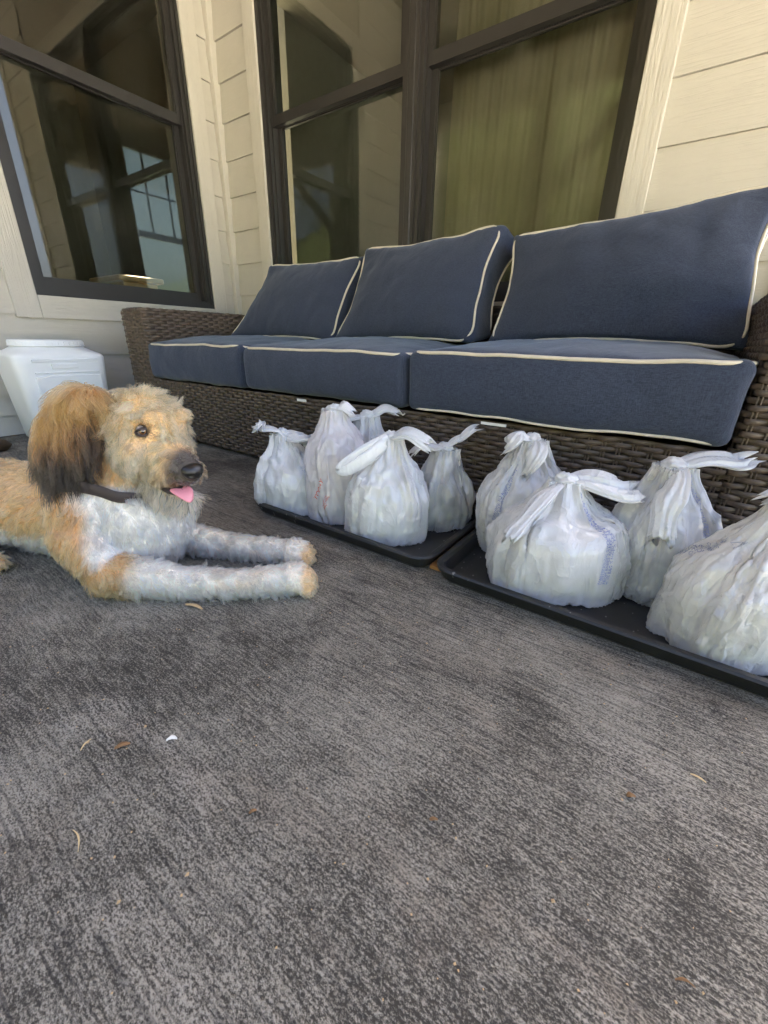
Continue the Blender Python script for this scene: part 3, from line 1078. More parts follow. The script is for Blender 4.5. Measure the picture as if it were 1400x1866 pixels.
# ================================================================== plastic bags
def mat_bag(name, tint=(0.955, 0.955, 0.96), clear=0.13):
    t = NT(name)
    c = t.coord()
    n = t.noise(c, 30.0, 4)
    vo = t.n('TexVoronoi', {'Vector': t.n('Mapping', {'Vector': c, 'Scale': (1, 1, 0.45)}).outputs[0], 'Scale': 46.0, 'Randomness': 1.0}, feature='DISTANCE_TO_EDGE').outputs['Distance']
    cre = t.ramp(vo, [(0.0, 0.0), (0.25, 1.0)])
    nrm = t.bump(t.noise(t.n('Mapping', {'Vector': c, 'Scale': (1, 1, 0.4)}).outputs[0], 42.0, 2, 0.5, 1.2), 0.18, 0.005)
    rid = t.math('ABSOLUTE', t.math('SUBTRACT', t.noise(t.n('Mapping', {'Vector': c, 'Scale': (1, 1, 0.38)}).outputs[0], 26.0, 2, 0.45, 1.6), 0.5))
    nrm = t.bump(t.ramp(rid, [(0.0, 1.0), (0.05, 0.25), (0.16, 0.0)]), 0.34, 0.0032, nrm)
    rid2 = t.math('ABSOLUTE', t.math('SUBTRACT', t.noise(c, 62.0, 2, 0.45, 1.2), 0.5))
    nrm = t.bump(t.ramp(rid2, [(0.0, 1.0), (0.06, 0.2), (0.16, 0.0)]), 0.18, 0.0016, nrm)
    nrm = t.bump(cre, 0.12, 0.0015, nrm)
    nrm = t.bump(t.noise(c, 190.0, 3, 0.6, 0.5), 0.18, 0.0015, nrm)
    col = (*tint, 1)
    df = t.n('BsdfDiffuse', {'Color': col, 'Normal': nrm})
    tl = t.n('BsdfTranslucent', {'Color': col, 'Normal': nrm})
    body = t.n('MixShader', {'Fac': 0.38, 1: df.outputs[0], 2: tl.outputs[0]})
    tr = t.n('BsdfTransparent', {'Color': (0.97, 0.97, 0.98, 1)})
    lw = t.n('LayerWeight', {'Blend': 0.35})
    patch = t.ramp(t.noise(c, 8.0, 2, 0.5, 0.6), [(0.36, 0.35), (0.62, 1.5)])
    cl = t.math('MULTIPLY', t.math('MULTIPLY', t.math('SUBTRACT', 1.0, lw.outputs['Facing']), clear * 1.9), patch, True)
    mx = t.n('MixShader', {'Fac': cl, 1: body.outputs[0], 2: tr.outputs[0]})
    gl = t.n('BsdfGlossy', {'Color': (1, 1, 1, 1), 'Roughness': 0.20, 'Normal': nrm})
    lf = t.n('LayerWeight', {'Blend': 0.5, 'Normal': nrm})
    fr = t.math('ADD', t.math('MULTIPLY', t.math('POWER', lf.outputs['Facing'], 4.0), 0.28), 0.07, True)
    m2 = t.n('MixShader', {'Fac': fr, 1: mx.outputs[0], 2: gl.outputs[0]})
    return t.surface(m2)


M['bag'] = mat_bag('thin_white_bag_film')
M['bag_pink'] = mat_bag('thin_pinkish_bag_film', (0.92, 0.885, 0.90))
M['bag_clear'] = mat_bag('clearer_bag_film', (0.93, 0.935, 0.94), 0.28)
M['bag_warm_lit'] = mat_bag('warm_lit_bag_film', (0.92, 0.90, 0.86), 0.12)  # white film; warm light on the nearest bag is put into its tint
M['handle'] = mat_bag('gathered_bag_film', (0.92, 0.93, 0.95), 0.04)
M['paper'] = simple('white_parcel', (0.75, 0.74, 0.72), 0.7, 0.2, 0.08, 20)
M['bluepack'] = simple('blue_packet', (0.05, 0.09, 0.42), 0.4, 0.4, 0.2, 30)
M['greytub'] = simple('dark_grey_tub', (0.09, 0.10, 0.11), 0.4)
M['ink_blue'] = simple('blue_print', (0.20, 0.25, 0.52), 0.5)
M['ink_red'] = simple('red_print', (0.72, 0.10, 0.04), 0.5)
M['ink_grey'] = simple('grey_blue_print', (0.22, 0.25, 0.36), 0.5)


def fbm_dir(seed):
    rs = np.random.RandomState(seed)
    K = rs.normal(size=(18, 2)) * np.array([1, 1])
    ph = rs.uniform(0, 2 * math.pi, 18)
    return K, ph


def relax_bag(seed, w, d, h, knot, rot, fill=0.62, top_r=0.030, dome=2.0, nu=160, nv=96, iters=120, excess=1.22, shoulder=0.45, lumps=0.24, crease=0.0062):
    """a closed film tube of constant girth, gathered to a knot and draped over its contents; returns grid (nv,nu,3) in local coordinates"""
    rs = np.random.RandomState(seed)
    th = np.arange(nu) * 2 * math.pi / nu
    a, b = w / 2, d / 2
    p = 2.6
    c, s = np.cos(th), np.sin(th)
    ex = a * np.sign(c) * np.abs(c) ** (2 / p)
    ey = b * np.sign(s) * np.abs(s) ** (2 / p)
    # profile by arclength: bottom, side, shoulder up to the knot
    prof = []
    nb_ = 14
    for i in range(nb_):
        t = i / (nb_ - 1)
        prof.append((0.04 + (0.80 - 0.04) * t, 0.0))
    for i in range(1, nv - nb_ + 1):
        t = i / (nv - nb_)
        z = h * t
        if t < shoulder:
            r_ = 0.80 + 0.20 * math.sin(min(1, t / (shoulder * 0.7)) * math.pi / 2)
        else:
            q = (t - shoulder) / (1 - shoulder)
            r_ = (1 - q ** dome) * 1.0 + q ** dome * (top_r / a)
            r_ = max(r_, top_r / a)
        prof.append((r_, z))
    prof = np.array(prof)
    X = np.zeros((nv, nu, 3))
    X[:, :, 0] = prof[:, 0:1] * ex[None]
    X[:, :, 1] = prof[:, 0:1] * ey[None]
    X[:, :, 2] = prof[:, 1:2]
    tt = np.clip(prof[:, 1:2] / h, 0, 1) ** 1.3
    X[:, :, 0] += tt * knot[0]
    X[:, :, 1] += tt * knot[1]
    # seeded pleats, tighter towards the knot
    pl = np.zeros(nu)
    for k in range(5, 22):
        pl += rs.normal() / k ** 0.35 * np.cos(k * th + rs.uniform(0, 6.28))
    pl /= np.abs(pl).max()
    pl2 = np.zeros(nu)
    for k in range(9, 34):
        pl2 += rs.normal() * np.cos(k * th + rs.uniform(0, 6.28))
    pl2 /= np.abs(pl2).max()
    amp = 0.009 + 0.022 * np.clip((prof[:, 1] / h - 0.25) / 0.5, 0, 1) * np.clip((1 - prof[:, 1] / h) / 0.12, 0, 1)
    nrm2 = np.stack([c / a, s / b], -1)
    nrm2 /= np.linalg.norm(nrm2, axis=1)[:, None]
    mixp = pl[None] * 0.65 + pl2[None] * 0.5
    X[:, :, :2] += (amp[:, None] * mixp)[:, :, None] * nrm2[None]
    X += rs.normal(size=X.shape) * 0.0012
    X[:nb_, :, 2] = np.abs(X[:nb_, :, 2]) + 0.001
    # uneven contents: swell and hollow round the girth
    lum = np.zeros((nv, nu))
    zn = prof[:, 1:2] / h
    for k in range(1, 6):
        for m in range(0, 3):
            lum += rs.normal() / (k + m) * np.cos(k * th[None] + rs.uniform(0, 6.28)) * np.cos(m * 2.6 * zn + rs.uniform(0, 6.28))
    lum = 1 + lumps * lum / np.abs(lum).max()
    # rest lengths
    girth = np.linalg.norm(np.diff(np.stack([np.append(ex, ex[0]), np.append(ey, ey[0])], -1), axis=0), axis=1).sum() * excess
    ru = np.full(nv, girth / nu)
    ru[:nb_] = girth / nu * np.maximum(prof[:nb_, 0] * 1.06, 0.05)
    # towards the knot part of the film is bunched inside it
    ztop = np.clip((prof[:, 1] / h - 0.70) / 0.30, 0, 1)
    ru *= 1 - 0.55 * ztop
    Y = X.copy()
    dprof = np.linalg.norm(np.diff(np.stack([prof[:, 0] * (a + b) / 2, prof[:, 1]], -1), axis=0), axis=1)
    rv = dprof * 1.03
    pin = np.zeros((nv, nu), bool)
    pin[-1] = True
    ca, cb = a * 0.90, b * 0.90
    hc = h * fill
    for it in range(iters):
        acc = np.zeros_like(X)
        # girth springs
        D = np.roll(X, -1, 1) - X
        L = np.linalg.norm(D, axis=2, keepdims=True) + 1e-9
        k = 0.5 * (L - ru[:, None, None]) / L * D
        acc += k - np.roll(k, 1, 1)
        # upright springs
        D = X[1:] - X[:-1]
        L = np.linalg.norm(D, axis=2, keepdims=True) + 1e-9
        k = 0.5 * (L - rv[:, None, None]) / L * D
        acc[:-1] += k
        acc[1:] -= k
        # shear
        if it % 2 == 0:
            for sh in (1, -1):
                D = np.roll(X, sh, 1)[1:] - X[:-1]
                L = np.linalg.norm(D, axis=2, keepdims=True) + 1e-9
                rest = np.sqrt(((ru[1:] + ru[:-1]) / 2) ** 2 + rv ** 2)[:, None, None]
                k = 0.12 * (L - rest) / L * D
                acc[:-1] += k
                acc[1:] -= np.roll(k, -sh, 1)
        Xn = X + acc * 0.55
        # bending
        lap = (np.roll(X, 2, 1) + np.roll(X, -2, 1)) / 2 - X
        Xn += 0.015 * lap
        lapv = np.zeros_like(X)
        lapv[2:-2] = (X[4:] + X[:-4]) / 2 - X[2:-2]
        Xn += 0.03 * lapv
        Xn[:, :, 2] -= 0.00025
        # contents: rounded block
        zz = Xn[:, :, 2]
        topz = hc
        prof_c = np.clip(1 - np.clip((zz - topz * 0.72) / (topz * 0.40), 0, 1) ** 2, 0.0, 1) ** 0.5
        prof_c = np.where(zz < 0.02, 0.92 + zz * 4, prof_c)
        qx, qy = Xn[:, :, 0] / (ca * lum * prof_c + 1e-6), Xn[:, :, 1] / (cb * lum * prof_c + 1e-6)
        g = (np.abs(qx) ** p + np.abs(qy) ** p) ** (1 / p)
        ins = (g < 1) & (zz > 0.004) & (zz < topz)
        fac = np.where(ins, 1 / np.maximum(g, 0.25), 1.0)
        fac = 1 + (np.clip(fac, 1, 1.5) - 1) * 0.6
        Xn[:, :, 0] *= fac
        Xn[:, :, 1] *= fac
        # an outer limit keeps the film from flying out
        gx, gy = Xn[:, :, 0] / (a * 1.14), Xn[:, :, 1] / (b * 1.14)
        g2 = (np.abs(gx) ** p + np.abs(gy) ** p) ** (1 / p)
        f2 = np.where(g2 > 1, 1 - 0.5 * (1 - 1 / np.maximum(g2, 1)), 1)
        Xn[:, :, 0] *= f2
        Xn[:, :, 1] *= f2
        Xn[:, :, 2] = np.maximum(Xn[:, :, 2], 0.0008)
        Xn[pin] = Y[pin]
        X = Xn
    # sharp creases in the film, mostly running up to the knot
    Nn = np.cross(np.roll(X, -1, 1) - np.roll(X, 1, 1), np.gradient(X, axis=0))
    Nn /= np.linalg.norm(Nn, axis=2)[:, :, None] + 1e-9
    S1 = np.array([44, 44, 12.0])
    S2 = np.array([20, 20, 26.0])
    S3 = np.array([13, 13, 6.0])
    disp = 1.15 * (0.5 - np.abs(pnoise(X * S1 + seed)) * 2.6) + 0.4 * (0.4 - np.abs(pnoise(X * S2 + seed * 1.7)) * 2.4) + 1.7 * (0.4 - np.abs(pnoise(X * S3 + seed * 2.3)) * 2.4)
    fade = np.clip(prof[:, 1] / 0.02, 0, 1) * np.clip((h - prof[:, 1]) / 0.03, 0.15, 1)
    disp *= fade[:, None]
    X = X + Nn * (disp * crease)[:, :, None]
    X[:, :, 2] = np.maximum(X[:, :, 2], 0.0008)
    cr, sr = math.cos(rot), math.sin(rot)
    Z = X.copy()
    Z[:, :, 0] = X[:, :, 0] * cr - X[:, :, 1] * sr
    Z[:, :, 1] = X[:, :, 0] * sr + X[:, :, 1] * cr
    return Z


def grid_faces(nv, nu, base=0):
    F = []
    for i in range(nv - 1):
        for k in range(nu):
            a, b = i * nu + k, i * nu + (k + 1) % nu
            F.append((base + a, base + b, base + b + nu, base + a + nu))
    return F


def bez(p0, p1, p2, p3, n):
    t = np.linspace(0, 1, n)[:, None]
    p0, p1, p2, p3 = (np.array(p, float) for p in (p0, p1, p2, p3))
    return (1 - t) ** 3 * p0 + 3 * (1 - t) ** 2 * t * p1 + 3 * (1 - t) * t * t * p2 + t ** 3 * p3


def ear(pts, width, seed, thick=0.34, flare=0.55, end=0.80, face=(-0.3, -0.5, 0.8), sides=44, n=44, ragged=0.006):
    """a bag handle: a flattened, pleated sleeve of film along a bent path"""
    rs = np.random.RandomState(seed)
    P = bez(*pts, n)
    t = np.linspace(0, 1, n)
    for ax in range(3):
        P[:, ax] += 0.0075 * t * np.sin(rs.uniform(4, 9) * t + rs.uniform(0, 6))
    T = np.gradient(P, axis=0)
    T /= np.linalg.norm(T, axis=1)[:, None]
    face = np.array(face, float)
    wd = width * (0.42 + 0.58 * np.sin(np.clip(t / max(flare, 1e-3), 0, 1) * math.pi / 2))
    wd *= 1 + 0.22 * np.sin(rs.uniform(7, 12) * t + rs.uniform(0, 6)) * t
    wd *= np.where(t > 0.7, 1 - (1 - end) * ((t - 0.7) / 0.3) ** 2, 1)
    th = np.arange(sides) * 2 * math.pi / sides
    pl = np.zeros((n, sides))
    for k in (2, 3, 5, 6, 8, 10, 13, 15):
        pl += rs.uniform(0.4, 1) * np.cos(k * th[None] + rs.uniform(0, 6.28) + rs.uniform(-2.5, 2.5) * t[:, None] + 0.6 * np.sin(rs.uniform(4, 10) * t[:, None] + rs.uniform(0, 6)))
    pl /= np.abs(pl).max()
    rag = np.zeros(sides)
    for k in (2, 5, 8):
        rag += np.cos(k * th + rs.uniform(0, 6.28))
    V = []
    for i in range(n):
        A = np.cross(T[i], face)
        A /= np.linalg.norm(A) + 1e-9
        B = np.cross(A, T[i])
        r_ = wd[i] / 2
        for k in range(sides):
            rr = r_ * (1 + 0.26 * pl[i, k])
            V.append(P[i] + A * rr * math.cos(th[k]) + B * (rr * thick * math.sin(th[k]) + r_ * 0.16 * pl[i][k]) + T[i] * rag[k] * ragged * t[i] ** 4)
    F = grid_faces(n, sides)
    # the mouth folds in on itself
    c = np.mean(V[(n - 1) * sides:], axis=0) - T[-1] * 0.012
    V.append(tuple(c))
    for k in range(sides):
        F.append(((n - 1) * sides + k, (n - 1) * sides + (k + 1) % sides, n * sides))
    return V, F


def loop_handle(P, width, seed, sides=16, thick=0.28, face=(0, 0, 1.0)):
    """a handle bent back on itself: an open loop of film"""
    P = np.array(P, float)
    # smooth through the control points
    n = 54
    tt = np.linspace(0, len(P) - 1, n)
    out = []
    for t in tt:
        i = min(int(t), len(P) - 2)
        u = t - i
        p0, p1, p2, p3 = P[max(i - 1, 0)], P[i], P[i + 1], P[min(i + 2, len(P) - 1)]
        out.append(0.5 * ((2 * p1) + (-p0 + p2) * u + (2 * p0 - 5 * p1 + 4 * p2 - p3) * u * u + (-p0 + 3 * p1 - 3 * p2 + p3) * u ** 3))
    P = np.array(out)
    rs = np.random.RandomState(seed)
    T = np.gradient(P, axis=0)
    T /= np.linalg.norm(T, axis=1)[:, None] + 1e-9
    th = np.arange(sides) * 2 * math.pi / sides
    t = np.linspace(0, 1, n)
    pl = np.zeros((n, sides))
    for k in (3, 5, 7):
        pl += rs.uniform(0.4, 1) * np.cos(k * th[None] + rs.uniform(0, 6.28) + rs.uniform(-3, 3) * t[:, None])
    pl /= np.abs(pl).max()
    face = np.array(face, float)
    V = []
    for i in range(n):
        A = np.cross(T[i], face)
        A /= np.linalg.norm(A) + 1e-9
        B = np.cross(A, T[i])
        r_ = width / 2 * (0.75 + 0.25 * math.sin(6 * t[i] + seed))
        for k in range(sides):
            rr = r_ * (1 + 0.30 * pl[i, k])
            V.append(P[i] + A * rr * math.cos(th[k]) * thick + B * rr * math.sin(th[k]))
    return V, grid_faces(n, sides)


def knot_blob(c, r, seed):
    bm = bmesh.new()
    bmesh.ops.create_icosphere(bm, subdivisions=4, radius=1.0)
    rs = random.Random(seed)
    ax = Vector((rs.uniform(-1, 1), rs.uniform(-1, 1), rs.uniform(0.2, 1))).normalized()
    V = []
    for v in bm.verts:
        p = v.co.copy()
        q = p * 2.4 + Vector((seed, seed * 1.7, 0))
        tw = math.sin(9 * (p.dot(ax)) + 3 * math.atan2(p.y, p.x))
        d = 1 + 0.22 * mnoise.noise(q) + 0.10 * tw + 0.10 * mnoise.noise(p * 6 + Vector((seed, 0, 0)))
        V.append((c[0] + p.x * r * d * 1.15, c[1] + p.y * r * d, c[2] + p.z * r * d * 0.85))
    F = [[w.index for w in f.verts] for f in bm.faces]
    bm.verts.index_update()
    bm.free()
    return V, F


BAGS = {}


def make_bag(key, label, base, w, d, h, seed, knot=(0, 0), rot=0.0, mat='bag', handles=(), knot_r=0.018, **kw):
    """handles: list of ('ear'|'loop', points relative to the knot in world axes, width)"""
    root = empty('plastic_bag', base, label, 'bag', 'white plastic grocery bags set on the trays')
    G = relax_bag(seed, w, d, h, knot, rot, **kw) + np.array(base)
    nv, nu = G.shape[:2]
    V = G.reshape(-1, 3).tolist()
    F = grid_faces(nv, nu)
    F.append(tuple(reversed(range(nu))))
    obj('body', V, F, M[mat], root, smooth=True)
    kc = G[-1].mean(0)
    v, f = knot_blob(kc, knot_r, seed)
    obj('knot', v, f, M['handle'], root, smooth=True)
    for i, hd in enumerate(handles):
        pts = [kc + np.array(p) for p in hd[1]]
        if hd[0] == 'ear':
            v, f = ear(pts, hd[2], seed * 7 + i, **(hd[3] if len(hd) > 3 else {}))
        else:
            v, f = loop_handle(pts, hd[2], seed * 7 + i, **(hd[3] if len(hd) > 3 else {}))
        obj('handle', v, f, M['handle'], root, smooth=True)
    BAGS[key] = (root, G)
    return root


TZ = 0.0042      # tray floor
RV = np.array([0.8185, 0.5745, 0.0])     # to the right as seen from the steps
NVv = np.array([-0.5745, 0.8185, 0.0])   # away


def rel(s, n, z):
    return tuple(RV * s + NVv * n + np.array([0, 0, z]))


make_bag('a', 'leftmost white bag with a blue print, standing at the tray end nearest the dog', (1.768, -1.200, TZ), 0.190, 0.150, 0.215, 5, knot=(-0.02, 0.0), rot=0.6,
         handles=[('ear', [rel(0, 0, 0), rel(-0.03, -0.02, 0.02), rel(-0.06, -0.02, 0.028), rel(-0.065, -0.02, 0.015)], 0.040),
                  ('ear', [rel(0, 0, 0), rel(0.03, -0.02, 0.005), rel(0.06, -0.03, -0.01), rel(0.085, -0.03, -0.02)], 0.042)])
make_bag('b', 'white bag at the back of the farther tray, its long handles bunched highest', (1.905, -1.045, TZ), 0.17, 0.150, 0.262, 8, knot=(0.01, 0.0), rot=0.2,
         handles=[('ear', [rel(0, 0, 0), rel(-0.05, -0.02, -0.005), rel(-0.09, -0.03, -0.02), rel(-0.13, -0.03, -0.045)], 0.050),
                  ('ear', [rel(0, 0, 0), rel(0.03, 0, 0.015), rel(0.05, 0, 0.012), rel(0.08, 0, 0.014)], 0.045)])
make_bag('c', 'pinkish white bag with red lettering, second from the left in front', (1.915, -1.172, TZ), 0.150, 0.140, 0.290, 13, knot=(0.0, 0.02), rot=1.0, mat='bag_pink', fill=0.8, shoulder=0.72,
         handles=[('ear', [rel(0, 0, -0.01), rel(0.02, -0.01, 0.01), rel(0.03, -0.01, 0.01), rel(0.045, -0.01, 0.0)], 0.035)])
make_bag('d', 'full white bag at the front corner of the farther tray with a handle looped left', (2.085, -1.180, TZ), 0.198, 0.165, 0.245, 21, knot=(0.0, 0.01), rot=0.5, fill=0.66,
         handles=[('loop', [rel(-0.005, -0.02, 0), rel(-0.05, -0.045, -0.015), rel(-0.105, -0.06, -0.050), rel(-0.112, -0.062, -0.066), rel(-0.09, -0.06, -0.062), rel(-0.045, -0.05, -0.035), rel(-0.01, -0.03, -0.01)], 0.034),
                  ('ear', [rel(0, 0, 0), rel(0.02, -0.03, 0.02), rel(0.05, -0.04, 0.015), rel(0.085, -0.04, 0.0)], 0.040)])
make_bag('e', 'clearer white bag at the right end of the farther tray, one handle sticking up', (2.157, -1.030, TZ), 0.148, 0.150, 0.205, 34, knot=(0.0, 0.0), rot=0.9, mat='bag_clear', fill=0.5, shoulder=0.45,
         handles=[('ear', [rel(0, 0, 0), rel(0.02, 0, 0.02), rel(0.05, 0, 0.035), rel(0.075, 0, 0.045)], 0.034, {'end': 0.7}),
                  ('ear', [rel(0, 0, 0), rel(-0.02, -0.02, 0.01), rel(-0.05, -0.03, 0.01), rel(-0.08, -0.03, 0.0)], 0.034)])
make_bag('f', 'white bag at the back left of the nearer tray, behind the wide round bag', (2.395, -1.045, TZ), 0.225, 0.165, 0.262, 41, knot=(-0.02, 0.0), rot=0.5,
         handles=[('ear', [rel(0, 0, 0), rel(-0.03, -0.01, 0.012), rel(-0.05, -0.01, 0.012), rel(-0.06, -0.01, -0.012)], 0.042),
                  ('ear', [rel(0, -0.01, 0), rel(0.0, -0.04, 0.0), rel(-0.01, -0.05, -0.03), rel(-0.02, -0.055, -0.065)], 0.044)])
make_bag('g', 'widest round white bag with blue fine print, front left of the nearer tray', (2.486, -1.162, TZ), 0.262, 0.195, 0.215, 55, knot=(0.0, 0.015), rot=0.55, fill=0.7, shoulder=0.5, crease=0.0050,
         handles=[('ear', [rel(-0.01, -0.01, -0.004), rel(-0.06, -0.05, -0.01), rel(-0.09, -0.08, -0.045), rel(-0.115, -0.09, -0.078)], 0.036, {'end': 0.8}),
                  ('ear', [rel(0.0, 0.0, 0), rel(0.05, -0.01, 0.005), rel(0.09, -0.02, -0.005), rel(0.125, -0.03, -0.012)], 0.062)])
make_bag('h', 'tall white bag with a torn handle pointing right, back of the nearer tray', (2.660, -1.050, TZ), 0.178, 0.160, 0.255, 63, knot=(-0.025, 0.0), rot=0.6, mat='bag_clear', fill=0.52, shoulder=0.5,
         handles=[('ear', [rel(0, 0, 0), rel(0.05, 0, 0.01), rel(0.09, -0.01, 0.02), rel(0.13, -0.01, 0.012)], 0.045, {'end': 0.75, 'ragged': 0.010}),
                  ('ear', [rel(0, -0.01, 0), rel(-0.02, -0.06, -0.02), rel(-0.04, -0.07, -0.06), rel(-0.05, -0.08, -0.10)], 0.048)])
make_bag('i', 'nearest white bag with a warning print, cut off by the right photo edge', (2.790, -1.162, TZ), 0.268, 0.180, 0.245, 77, knot=(0.02, 0.01), rot=0.75, mat='bag_warm_lit', fill=0.6, shoulder=0.4, crease=0.0042,
         handles=[('ear', [rel(0, 0, 0), rel(-0.02, -0.01, 0.02), rel(-0.04, -0.01, 0.02), rel(-0.055, -0.01, 0.012)], 0.036, {'end': 0.6}),
                  ('ear', [rel(0, 0, 0), rel(0.03, 0, 0.01), rel(0.05, -0.02, 0.0), rel(0.08, -0.03, -0.03)], 0.045)])

# ================================================================== dog
DR = np.array([math.cos(YAW), math.sin(YAW), 0.0])
DN = np.array([-math.sin(YAW), math.cos(YAW), 0.0])
DO = np.array([CAM.x, CAM.y, 0.0])


def DW(P):
    """dog frame (along the body, across, up) to world"""
    P = np.asarray(P, float).reshape(-1, 3)
    return DO + P[:, 0:1] * DR + P[:, 1:2] * DN + P[:, 2:3] * np.array([0, 0, 1.0])


dog_o = Vector(DW([(-0.62, 0.80, 0)])[0])
dog = empty('dog', dog_o, 'shaggy tan and white dog lying on the concrete with its tongue out', 'dog')

SPH = []      # centre, radius, region


def chain(pts, region, step=0.4):
    for (p0, r0), (p1, r1) in zip(pts[:-1], pts[1:]):
        p0, p1 = np.array(p0, float), np.array(p1, float)
        n = max(2, int(np.linalg.norm(p1 - p0) / (min(r0, r1) * step)) + 1)
        for k in range(n + 1):
            t = k / n
            SPH.append((p0 * (1 - t) + p1 * t, r0 * (1 - t) + r1 * t, region, None))


def ell(c, radii, region, axes=None):
    SPH.append((np.array(c, float), np.array(radii, float), region, axes))


chain([((-.540, .800, .108), .098), ((-.75, .850, .098), .094), ((-1.0, .920, .096), .095), ((-1.15, .96, .10), .095)], 'torso')
ell((-.490, .778, .112), (.080, .092, .108), 'chest')
chain([((-.487, .788, .255), .062), ((-.512, .786, .205), .072), ((-.520, .788, .150), .088)], 'neck')
chain([((-.455, .770, .300), .063), ((-.480, .786, .294), .063)], 'skull')
ell((-.425, .752, .300), (.048, .050, .044), 'skull')
ell((-.446, .728, .262), (.044, .042, .044), 'cheek')
ell((-.428, .792, .262), (.042, .040, .042), 'cheek')
chain([((-.425, .748, .272), .042), ((-.380, .718, .250), .034), ((-.352, .700, .240), .026)], 'muzzle')
ell((-.388, .703, .230), (.032, .022, .023), 'muzzle')
ell((-.366, .733, .230), (.030, .021, .022), 'muzzle')
chain([((-.430, .738, .208), .030), ((-.385, .716, .189), .017), ((-.368, .706, .186), .013)], 'jaw')
ell((-.408, .722, .326), (.020, .018, .014), 'brow')
ell((-.386, .766, .322), (.020, .018, .016), 'brow')
# shoulders and forelegs
ell((-.578, .715, .122), (.062, .046, .085), 'shoulder')
chain([((-.580, .698, .100), .046), ((-.518, .670, .048), .040)], 'shoulder')
chain([((-.518, .670, .046), .041), ((-.455, .664, .038), .034), ((-.38, .662, .031), .0265), ((-.27, .668, .027), .0240), ((-.20, .680, .028), .0265)], 'foreleg')
ell((-.170, .686, .030), (.038, .034, .028), 'paw')
chain([((-.520, .850, .105), .05), ((-.465, .838, .048), .037)], 'foreleg')
chain([((-.465, .838, .042), .033), ((-.34, .817, .029), .0245), ((-.235, .802, .028), .0245)], 'foreleg')
ell((-.192, .796, .029), (.036, .032, .027), 'paw')
for (px, py, a) in ((-.168, .686, .13), (-.190, .796, -.12)):
    for k in range(4):
        q = (k - 1.5) * 0.0165
        SPH.append((np.array([px + 0.029 - 0.004 * abs(k - 1.5), py + q, 0.0175]), 0.0125, 'paw', None))
# hind quarter
ell((-.93, .835, .095), (.13, .07, .09), 'hind')
chain([((-.94, .76, .03), .028), ((-.83, .735, .022), .022), ((-.80, .730, .020), .021)], 'hindfoot')
ell((-1.06, .855, .105), (.12, .075, .100), 'hind')
chain([((-1.20, .985, .075), .045), ((-1.30, 1.00, .04), .030), ((-1.42, .95, .03), .022)], 'hind')
# ears
_l = np.array([-.095, -.012, -.155])
_l /= np.linalg.norm(_l)
_t = np.array([.10, -.99, .05])
_t -= _l * (_t @ _l)
_t /= np.linalg.norm(_t)
_w = np.cross(_l, _t)
ell((-.556, .708, .300), (.082, .046, .013), 'ear', np.array([_l, _w, _t]))
ell((-.520, .722, .362), (.034, .030, .018), 'ear')
_l2 = np.array([.02, .10, -.16])
_l2 /= np.linalg.norm(_l2)
_t2 = np.array([.2, .95, .5])
_t2 -= _l2 * (_t2 @ _l2)
_t2 /= np.linalg.norm(_t2)
ell((-.462, .855, .285), (.075, .040, .013), 'farear', np.array([_l2, np.cross(_l2, _t2), _t2]))

bm = bmesh.new()
for (c, r_, reg, ax) in SPH:
    n0 = len(bm.verts)
    ret = bmesh.ops.create_icosphere(bm, subdivisions=3 if reg in ('torso', 'chest', 'neck', 'skull', 'hind') else 2, radius=1.0)
    for v in ret['verts']:
        p = np.array(v.co)
        if np.isscalar(r_):
            q = c + p * r_
        elif ax is None:
            q = c + p * r_
        else:
            q = c + (p * r_) @ ax
        q[2] = max(q[2], 0.002)
        v.co = Vector(q)
me_t = bpy.data.meshes.new('tmp_dog')
bm.to_mesh(me_t)
bm.free()
ob_t = bpy.data.objects.new('tmp_dog', me_t)
COL.objects.link(ob_t)
md = ob_t.modifiers.new('r', 'REMESH')
md.mode = 'VOXEL'
md.voxel_size = 0.0055
ms = ob_t.modifiers.new('s', 'SMOOTH')
ms.factor = 0.5
ms.iterations = 5
dg = bpy.context.evaluated_depsgraph_get()
me_e = bpy.data.meshes.new_from_object(ob_t.evaluated_get(dg))
bpy.data.objects.remove(ob_t)
nV = len(me_e.vertices)
DV = np.zeros(nV * 3)
me_e.vertices.foreach_get('co', DV)
DV = DV.reshape(-1, 3)
me_e.calc_loop_triangles()
nT = len(me_e.loop_triangles)
DT = np.zeros(nT * 3, dtype=np.int32)
me_e.loop_triangles.foreach_get('vertices', DT)
DT = DT.reshape(-1, 3)
DNv = np.zeros(nV * 3)
me_e.vertices.foreach_get('normal', DNv)
DNv = DNv.reshape(-1, 3)
DF = [tuple(p.vertices) for p in me_e.polygons]
bpy.data.meshes.remove(me_e)

REG = sorted(set(s_[2] for s_ in SPH))


def regions(P):
    best = np.full(len(P), 1e9)
    idx = np.zeros(len(P), int)
    for (c, r_, reg, ax) in SPH:
        if np.isscalar(r_):
            d = np.linalg.norm(P - c, axis=1) - r_
        else:
            q = P - c
            if ax is not None:
                q = q @ ax.T
            k = np.linalg.norm(q / r_, axis=1)
            d = (k - 1) * np.min(r_)
        m = d < best
        best[m] = d[m]
        idx[m] = REG.index(reg)
    return idx


def vnoise(P, f, off=0.0):
    return pnoise(P * f + np.array([off, off * 1.3, 0.0])) * 1.3


def sstep(x, a, b):
    t = np.clip((x - a) / (b - a), 0, 1)
    return t * t * (3 - 2 * t)


